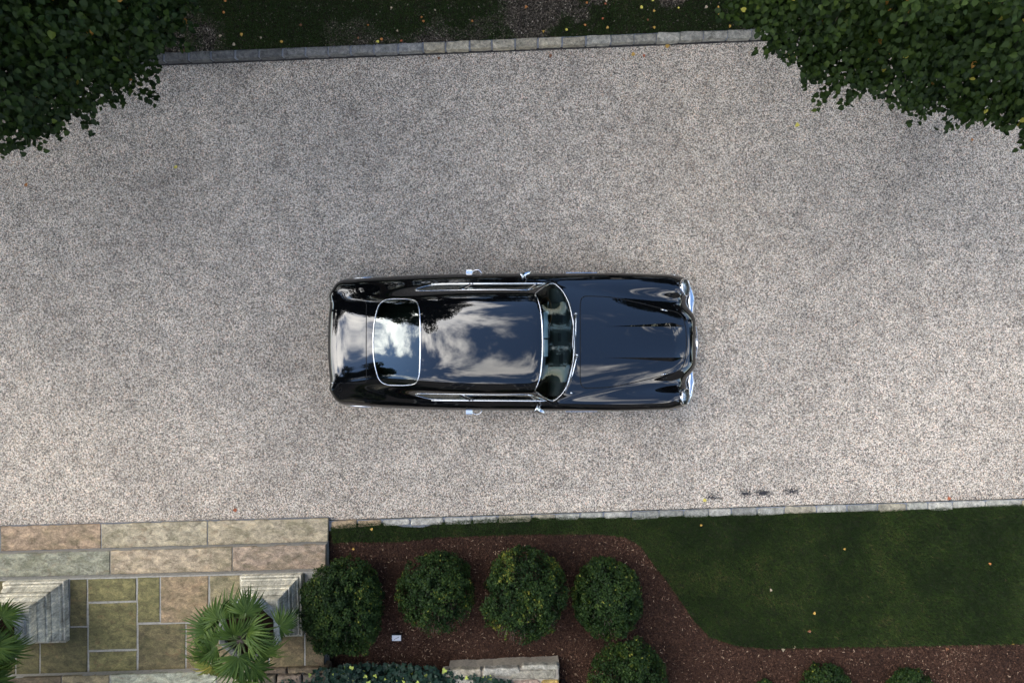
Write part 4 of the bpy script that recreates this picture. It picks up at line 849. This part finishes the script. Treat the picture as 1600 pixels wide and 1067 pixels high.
def drop(x, y, off=0.0):
    h = BVH.ray_cast(Vector((x, y, 3)), Vector((0, 0, -1)))
    if h[0] is None: return Vector((x, y, .7))
    n_ = h[1] if h[1].z > 0 else -h[1]
    return h[0] + n_ * off
C = SV[SF].mean(1); CX, CY, CZ = C[:, 0], C[:, 1], C[:, 2]; AY = np.abs(CY)
def sym(half): return [Vector((x, y, 0)) for x, y in half] + [Vector((x, -y, 0)) for x, y in reversed(half) if y > 1e-6]
def fine(half, n=6):
    return [(p.x, p.y) for p in spline([(x, y, 0) for x, y in half], n)]
W_TOP = fine([(.362, 0), (.355, .20), (.335, .38), (.305, .50), (.275, .565)]); W_PIL = [(.275, .575), (.34, .635), (.44, .702)]; W_BOT = fine([(.465, .715), (.51, .718), (.56, .685), (.635, .60), (.70, .45), (.745, .22), (.757, 0)])
WIND = sym(W_TOP + W_PIL + W_BOT)
WIND = [Vector((x, y, 0)) for x, y in W_TOP + W_PIL + W_BOT] + [Vector((x, -y, 0)) for x, y in (W_TOP + W_PIL + W_BOT)[::-1] if y > 1e-6]
RW = fine([(-1.083, 0), (-1.088, .20), (-1.10, .37), (-1.135, .475), (-1.215, .512), (-1.415, .522), (-1.54, .507), (-1.615, .44), (-1.655, .30), (-1.675, .15), (-1.682, 0)])
REAR = [Vector((x, y, 0)) for x, y in RW] + [Vector((x, -y, 0)) for x, y in RW[::-1] if y > 1e-6]
SIDE = [Vector((x, y, 0)) for x, y in [(-1.175, .632), (-1.10, .622), (-.7, .624), (-.2, .628), (.175, .628), (.30, .667), (.405, .712), (.36, .716), (-.2, .712), (-.70, .708), (-.90, .703), (-1.02, .692), (-1.12, .665), (-1.17, .645)]]
HD = fine([(.832, 0), (.832, .25), (.833, .42), (.842, .50), (.862, .545), (.905, .563)]) + fine([(1.0, .562), (1.22, .55), (1.53, .492), (1.826, .422), (1.98, .388)]) + fine([(2.05, .368), (2.095, .338), (2.13, .28), (2.155, .17), (2.163, 0)])
HOOD = [Vector((x, y, 0)) for x, y in HD] + [Vector((x, -y, 0)) for x, y in HD[::-1] if y > 1e-6]
TD = fine([(-1.77, 0), (-1.77, .28), (-1.773, .44), (-1.79, .485), (-1.83, .50)]) + [(-2.0, .502), (-2.2, .505), (-2.42, .51)]
TRUNK = [Vector((x, y, 0)) for x, y in TD] + [Vector((x, -y, 0)) for x, y in TD[::-1] if y > 1e-6]
topf = SNV[SF].mean(1)[:, 2] > .05
in_w = inside(WIND, CX, CY) & (CZ > .88); in_r = inside(REAR, CX, CY) & (CZ > .9); in_s = inside(SIDE, CX, AY) & (CZ > .8) & ~in_w
in_h = inside(HOOD, CX, CY) & (CZ > .7) & ~in_w; in_t = inside(TRUNK, CX, CY) & (CZ > .47) & ~in_r
arch = np.zeros(len(C), bool)
for xa in (1.47, -1.02): arch |= ((CX - xa) ** 2 + (CZ - .33) ** 2 < .365 ** 2) & (AY > .55) & (CZ < .70)
HLC = Vector((2.165, .685, .715)); HLN = Vector((math.cos(R(38)), .06, math.sin(R(38)))).normalized(); lampcut = np.zeros(len(C), bool)
for s_ in (1, -1):
    dc = C - np.array([HLC.x, HLC.y * s_, HLC.z]); nv = np.array([HLN.x, HLN.y * s_, HLN.z]); ax = dc @ nv; lampcut |= (np.linalg.norm(dc - ax[:, None] * nv, axis=1) < .098) & (np.abs(ax) < .14)
in_d = (CX > -.56) & (CX < .50 + .09 * np.clip((.9 - CZ) / .5, 0, 1)) & (AY > .70) & (CZ < .93) & (CZ > .26) & ~in_s & ~in_w
used = in_w | in_r | in_s | arch | lampcut
def panel(name, mask, mat, off=0.0, parent=CAR):
    fs = SF[mask]; ids, inv = np.unique(fs, return_inverse=True); V = SV[ids] + SNV[ids] * off
    me = npmesh(name, V, inv.reshape(fs.shape), mat, True); me.normals_split_custom_set_from_vertices([tuple(v) for v in SNV[ids]])
    return link(bpy.data.objects.new(name, me), parent)
BODY = panel('body', ~(used | in_h | in_t | in_d), M_PAINT)
HOODO = panel('bonnet', in_h & ~used, M_PAINT); BOOT = panel('boot_lid', in_t & ~used, M_PAINT)
DOOR = {s_: panel('door', in_d & ~used & (CY * s_ > 0), M_PAINT) for s_ in (1, -1)}
WS = panel('windscreen', in_w, M_GLASS, -.004); RWO = panel('rear_window', in_r, M_REARGLASS, -.004)
SW = {}
for s_ in (1, -1):
    sd = in_s & (CY * s_ > 0); lean = (CZ - .92) * .28
    SW[s_] = [panel('quarter_window', sd & (CX + lean < -.53), M_REARGLASS, -.004), panel('door_window', sd & (CX + lean >= -.53) & (CX + lean < .235), M_GLASS, -.004), panel('vent_window', sd & (CX + lean >= .235), M_GLASS, -.004)]
# bright window surrounds and shut lines, laid on the surface
def lay(pts, off): return [drop(p[0], p[1], off) for p in pts]
def trim(name, pts, r, mat, parent, closed=True, off=.002, flat=.55, n=8):
    m = MB(); m.tube(lay(pts, off), r, n, closed, flat); return m.build(name, mat, parent, True)
trim('surround', WIND, .0078, M_CHROME, WS); trim('surround', REAR, .0072, M_CHROME, RWO)
for s_ in (1, -1):
    pts = [(p.x, p.y * s_) for p in spline([(v.x, v.y, 0) for v in SIDE], 4, True)]
    trim('window_trim', pts, .0042, M_CHROME, CAR)
    for x0, x1 in ((-.475, -.60), (.305, .195)):
        for dx in (0, -.035) if x0 < 0 else (0,):
            trim('pillar', [(x0 + dx + (x1 - x0) * t, (.712 - .085 * t) * s_) for t in (0, .25, .5, .75, 1)], .009, M_CHROME if dx == 0 else M_DARKTRIM, CAR, False)
    belt = [(x, (.716 + .004 * math.sin(x)) * s_) for x in np.linspace(-.99, .40, 40)]
    trim('belt_moulding', belt, .006, M_CHROME, CAR, False, .004)
GAP = simple('panel_gap', (.0008, .0008, .0008), .9)
trim('shut_line', HOOD, .0058, GAP, HOODO, True, .0, .45, 6)
trim('shut_line', [(x, y) for x, y in reversed(TD[:-1])] + [(x, -y) for x, y in TD[1:-1]], .006, GAP, BOOT, False, 0, .45, 6)
for s_ in (1, -1):
    pts = [(-.56, y * s_) for y in (.72, .76, .80, .83, .85)]; trim('shut_line', pts, .004, GAP, DOOR[s_], False, 0, .45, 6)
    pts = [(x, y * s_) for x, y in ((.43, .722), (.47, .75), (.505, .785), (.53, .82), (.55, .848))]; trim('shut_line', pts, .004, GAP, DOOR[s_], False, 0, .45, 6)
# raised bonnet scoop with sharp tapering sides
V, Fc = [], []; nx = 80; ys = [-1.0, -.999, -.9, -.6, -.3, 0, .3, .6, .9, .999, 1.0]
for i in range(nx + 1):
    x = 1.08 + (2.17 - 1.08) * i / nx; t = (x - 1.08) / (1.965 - 1.08); hgt = .042 * min(t, 1.0) ** 1.3
    if x > 1.965: hgt *= .5 + .5 * math.cos(math.pi * min(1, (x - 1.965) / .20))
    for y in ys:
        sgn = -1 if y < 0 else 1; ay = abs(y)
        if ay == 1.0: yy, dz = .190 + hgt * 1.2, -.0015
        elif ay > .99: yy, dz = .190, hgt
        else: yy, dz = .190 * ay, hgt * (.30 + .68 * ay ** 2.5) + .0008
        p = drop(x, sgn * yy); V.append((p.x, p.y, p.z + dz))
k = len(ys)
for i in range(nx):
    for j in range(k - 1): Fc.append((i * k + j, (i + 1) * k + j, (i + 1) * k + j + 1, i * k + j + 1))
sc_ = obj('bonnet_scoop', V, Fc, M_PAINT, HOODO); bm = bmesh.new(); bm.from_mesh(sc_.data); bmesh.ops.recalc_face_normals(bm, faces=bm.faces[:]); bm.to_mesh(sc_.data); bm.free()
sc_.data.polygons.foreach_set('use_smooth', [True] * len(sc_.data.polygons)); sc_.data.set_sharp_from_angle(angle=R(25))

def axis_matrix(o, z, up=(0, 0, 1)):
    z = Vector(z).normalized(); x = Vector(up).cross(z).normalized(); y = z.cross(x); M = Matrix((x, y, z)).transposed().to_4x4(); M.translation = Vector(o); return M
# headlamps
for s_ in (1, -1):
    M = axis_matrix((HLC.x, HLC.y * s_, HLC.z), (HLN.x, HLN.y * s_, HLN.z)); hl = empty('headlamp'); hl.parent = CAR
    m = MB(); m.lathe([(.094, -.045), (.108, -.02), (.113, .004), (.110, .018), (.103, .022), (.098, .014), (.096, -.01)], M, 40); m.build('rim', M_CHROME, hl, True)
    m = MB(); m.lathe([(.0, -.055), (.03, -.052), (.06, -.04), (.085, -.015), (.097, .006)], M, 40); m.build('reflector', M_ALU, hl, True)
    m = MB(); m.lathe([(.098, .010), (.085, .024), (.06, .038), (.03, .045), (.0, .047)], M, 40); m.build('lens', M_LENS, hl, True)
    m = MB(); m.lathe([(.0, -.01), (.014, -.012), (.018, -.03), (.012, -.05)], M, 16); m.build('bulb', M_WHITE, hl, True)
# bumpers
def bumper(name, pts, z, hh, depth):
    pts = spline([(x, y, z) for x, y in pts], 6); pts = pts + [Vector((p.x, -p.y, p.z)) for p in pts[::-1][1:]]
    V, Fc = [], []; n = 14; m_ = len(pts)
    for i, p in enumerate(pts):
        t = (pts[min(i + 1, m_ - 1)] - pts[max(i - 1, 0)]).normalized(); o_ = Vector((t.y, -t.x, 0)); o_ = o_ if o_.dot(Vector((p.x, p.y, 0))) > 0 else -o_
        e_ = min(1.0, .25 + min(i, m_ - 1 - i) * .25); dd = depth(abs(p.y))
        for k in range(n): q = 2 * math.pi * k / n; V.append(p + o_ * (dd * math.cos(q)) + Vector((0, 0, hh * e_ * math.copysign(abs(math.sin(q)) ** .7, math.sin(q)))))
    for i in range(m_ - 1):
        for k in range(n): Fc.append((i * n + k, i * n + (k + 1) % n, (i + 1) * n + (k + 1) % n, (i + 1) * n + k))
    Fc += [tuple(range(n)), tuple(range((m_ - 1) * n, m_ * n))]
    o_ = obj(name, V, Fc, M_CHROME, CAR, True); bm = bmesh.new(); bm.from_mesh(o_.data); bmesh.ops.recalc_face_normals(bm, faces=bm.faces[:]); bm.to_mesh(o_.data); bm.free(); return o_
fb = bumper('front_bumper', [(2.02, .862), (2.12, .835), (2.205, .78), (2.262, .70), (2.283, .58), (2.285, .45), (2.285, .2), (2.285, 0)], .46, .055, lambda y: .026 + .036 * max(0, 1 - abs(y - .52) / .26))
rb = bumper('rear_bumper', [(-1.78, .822), (-1.98, .815), (-2.14, .788), (-2.22, .725), (-2.262, .62), (-2.285, .40), (-2.265, .2), (-2.265, 0)], .46, .055, lambda y: .024)
for par, xx, yy in ((fb, 2.325, .30), (rb, -2.29, .34)):
    for s_ in (1, -1): m = MB(); m.tube([(xx, yy * s_, .38), (xx + .01 * (1 if xx > 0 else -1), yy * s_, .46), (xx, yy * s_, .54)], [.012, .02, .01], 8); m.build('overrider', M_CHROME, par, True)
# grille and badge
m = MB(); 
for i in range(7): m.tube(spline([(2.315, -.30, .44 + i * .022), (2.357, 0, .44 + i * .022), (2.315, .30, .44 + i * .022)], 6), .004, 6)
m.build('grille', M_CHROME, CAR, True)
bw = [(0, .012), (.02, .016), (.045, .013), (.075, .006), (.078, 0), (.05, -.008), (.02, -.012), (0, -.012)]
bd = [drop(2.315 - .35 * 0 + .9 * z_ * 0 + z_ * .9, y_, .004) for y_, z_ in bw] + [drop(2.315 + z_ * .9, -y_, .004) for y_, z_ in bw[::-1][1:-1]]
obj('badge', bd, [tuple(range(len(bd)))], simple('badge_enamel', (.85, .86, .86), .2, .6), CAR)
for s_ in (1, -1):      # small bright catches on the bonnet edge
    m = MB(); p0, p1 = drop(1.845, .402 * s_, .004), drop(1.925, .386 * s_, .004); m.tube([p0, p0.lerp(p1, .5) + Vector((0, 0, .003)), p1], .006, 6, False, .6); m.build('catch', M_CHROME, HOODO, True)
    m = MB(); p0 = drop(2.255 * -1, .505 * s_, .004); p1 = drop(-2.215, .505 * s_, .004); m.tube([p0, p1], .005, 6); m.build('hinge', M_CHROME, BOOT, True)
# washer jet
for s_ in (-1,):
    p = drop(.725, -.622, 0); m = MB(); m.lathe([(.016, -.004), (.016, .006), (.010, .014), (0, .016)], Matrix.Translation(p), 14); m.build('washer_jet', M_CHROME, CAR, True)
# wipers
for (pv, tp) in (((.775, .345), (.752, -.06)), ((.785, -.155), (.672, -.60))):
    a_ = drop(*pv, .02); e_ = drop(*tp, .022); w_ = empty('wiper'); w_.parent = CAR
    m = MB(); m.lathe([(.016, -.02), (.016, .004), (.008, .012), (0, .013)], Matrix.Translation(a_), 12); m.build('pivot', M_CHROME, w_, True)
    m = MB(); md = [drop(pv[0] + (tp[0] - pv[0]) * t, pv[1] + (tp[1] - pv[1]) * t, .026) for t in (.0, .25, .5, .72)]; m.tube(md, [.008, .007, .006, .004], 6); m.build('arm', M_CHROME, w_, True)
    dx, dy = tp[0] - pv[0], tp[1] - pv[1]; bl = [drop(pv[0] - .025 + dx * t, pv[1] + dy * t, .010) for t in np.linspace(.1, 1.06, 9)]; m = MB(); m.tube(bl, .005, 6); m.build('blade', M_ALU, w_, True)
# door mirrors, handles, side strakes
for s_ in (1, -1):
    mx = .115 if s_ > 0 else .29; base = drop(mx + .07, .765 * s_, 0); mi = empty('door_mirror'); mi.parent = CAR
    hd = Vector((mx, .808 * s_, .985)); m = MB(); m.tube(spline([base, base.lerp(hd, .6) + Vector((.01, 0, 0)), hd + Vector((.05, -.02 * s_, -.02))], 4), .008, 8); m.build('stalk', M_CHROME, mi, True)
    fx = Vector((-1, -.45 * s_ if s_ > 0 else .5, .05)).normalized(); M = axis_matrix(hd, fx)
    m = MB(); m.lathe([(.0, -.125), (.014, -.12), (.024, -.10), (.030, -.06), (.036, -.02), (.058, -.004), (.062, .004), (.058, .008)], M, 28); m.build('shell', M_CHROME, mi, True)
    m = MB(); m.lathe([(.056, .0085), (.03, .0085), (.0, .0085)], M, 28); m.build('mirror_glass', M_CHROME, mi, True)
    h0 = .862 * s_; dh = empty('door_handle'); dh.parent = DOOR[s_]
    m = MB(); m.box((-.535, .872 * s_, .74), (.085, .055, .03)); o_ = m.build('push_button', M_CHROME, dh); md_ = o_.modifiers.new('b', 'BEVEL'); md_.width = .007; md_.segments = 3
    m = MB(); m.tube(spline([(-.50, .868 * s_, .74), (-.46, .898 * s_, .74), (-.41, .895 * s_, .74), (-.375, .856 * s_, .74)], 5), .008, 8, False, 1.4); m.build('grip', M_CHROME, dh, True)
    m = MB(); m.box((.875, .872 * s_, .66), (.40, .012, .014)); o_ = m.build('side_strake', M_CHROME, CAR); md_ = o_.modifiers.new('b', 'BEVEL'); md_.width = .004; md_.segments = 2
    m = MB(); m.box((.875, .850 * s_, .62), (.40, .02, .10)); m.build('side_vent', M_DARKTRIM, CAR)
    # tail lamps
    m = MB(); M = axis_matrix((-2.235, .60 * s_, .62), (-1, .35 * s_, .1))
    for k in (-1, 0, 1): m.lathe([(.03, -.01), (.03, .012), (.02, .02), (0, .022)], M @ Matrix.Translation((0, k * .062, 0)), 16)
    m.build('tail_lamp', simple('tail_lamp_red', (.35, .01, .01), .15), CAR, True)
# wheels
def wheel(x, s_):
    wh = empty('wheel'); wh.parent = CAR; M = axis_matrix((x, .70 * s_, .332), (0, s_, 0))
    m = MB(); m.lathe([(.20, -.085), (.25, -.095), (.30, -.088), (.325, -.06), (.332, 0), (.325, .06), (.30, .088), (.25, .095), (.20, .085)], M, 48); m.build('tyre', M_TYRE, wh, True)
    m = MB(); m.lathe([(.215, -.08), (.195, -.06), (.185, 0), (.195, .06), (.212, .08), (.205, .088)], M, 48); m.build('rim', M_CHROME, wh, True)
    m = MB(); m.lathe([(.05, -.03), (.05, .05), (.035, .075), (.0, .08)], M, 20)
    for k in (0, 1): m.box(M @ Vector((0, 0, .075)), (.02, .02, .02))
    m.build('hub', M_CHROME, wh, True)
    m = MB()
    for k in range(36):
        q = 2 * math.pi * k / 36; p = 2 * math.pi * (k + (3 if k % 2 else -3)) / 36; m.tube([M @ Vector((.048 * math.cos(p), .048 * math.sin(p), .045 if k % 4 < 2 else -.01)), M @ Vector((.192 * math.cos(q), .192 * math.sin(q), .03 if k % 4 < 2 else -.03))], .0022, 4)
    m.build('spokes', M_CHROME, wh)
for x in (1.47, -1.02):
    for s_ in (1, -1): wheel(x, s_)
# floor pan, cabin
M_VISOR = simple('visor_vinyl', (.42, .47, .52), .6)
m = MB(); m.box((0.05, 0, .27), (3.9, 1.06, .10)); m.box((.24, 0, .27), (1.7, 1.5, .10)); m.box((-2.0, 0, .40), (.3, 1.3, .1)); m.build('floor_pan', M_DARKTRIM, CAR)
m = MB(); m.box((-1.35, 0, .80), (.70, 1.10, .05)); m.build('parcel_shelf', M_DASHTOP, CAR)
V, Fc = [], []
for i in range(13):
    y = -.66 + 1.32 * i / 12; f_ = 1 - (abs(y) / .66) ** 2.2 * .35
    for dx, dz in ((.235, -.055), (.14, -.028), (.02, -.032), (-.02, -.045), (-.045, -.09), (-.03, -.22)):
        V.append((.50 + dx * f_ - .10 * (1 - f_), y, .93 + dz))
for i in range(12):
    for k in range(5): a_ = i * 6 + k; Fc.append((a_, a_ + 6, a_ + 7, a_ + 1))
dash = obj('dashboard', V, Fc, M_DASH, CAR, True)
m = MB()
for (x, y, dx, dy) in [(.59, .24, .06, .17), (.58, .06, .04, .10), (.60, -.2, .05, .12)]: m.box((x, y, .905), (dx, dy, .012))
m.build('demister_vent', M_DARKTRIM, dash)
m = MB(); m.box((.53, .36, .908), (.10, .26, .045)); m.build('instrument_binnacle', M_DASHTOP, dash)
sw = empty('steering_wheel'); sw.parent = CAR; M = axis_matrix((.41, .36, .87), (-.93, 0, .36))
m = MB(); m.tube([M @ Vector((.185 * math.cos(q), .185 * math.sin(q), 0)) for q in np.linspace(0, 2 * math.pi, 40, endpoint=False)], .012, 8, True); m.build('rim', M_WOODRIM, sw, True)
m = MB()
for q in (0, 2.09, 4.19): m.tube([M @ Vector((0, 0, -.02)), M @ Vector((.18 * math.cos(q + .5), .18 * math.sin(q + .5), 0))], .009, 6)
m.lathe([(.04, -.03), (.04, 0), (.02, .012), (0, .014)], M, 16); m.build('spokes', M_ALU, sw, True)
for s_ in (1, -1):
    st = empty('seat'); st.parent = CAR
    m = MB(); m.box((-.22, .36 * s_, .46), (.50, .50, .16)); o_ = m.build('cushion', M_LEATHER, st); b_ = o_.modifiers.new('b', 'BEVEL'); b_.width = .05; b_.segments = 4
    m = MB(); m.box((-.52, .36 * s_, .74), (.13, .48, .55), Matrix.Rotation(R(-16), 3, 'Y')); o_ = m.build('backrest', M_LEATHER, st); b_ = o_.modifiers.new('b', 'BEVEL'); b_.width = .05; b_.segments = 4
m = MB(); m.box((-1.02, 0, .55), (.34, 1.05, .14)); o_ = m.build('rear_seat', M_LEATHER, CAR); b_ = o_.modifiers.new('b', 'BEVEL'); b_.width = .04; b_.segments = 3
for y0, y1 in ((.05, .36), (-.17, .03)):
    m = MB(); V = []
    for t in np.linspace(0, 1, 7):
        y = y0 + (y1 - y0) * t
        for x in (.375, .425): V.append(drop(x, y) - Vector((0, 0, .03)))
    m.add(V, [(2 * i, 2 * i + 2, 2 * i + 3, 2 * i + 1) for i in range(6)]); m.build('sun_visor', M_VISOR, CAR)
m = MB(); m.box((.43, 0, 1.19), (.02, .16, .04)); m.build('rear_view_mirror', M_DARKTRIM, CAR)
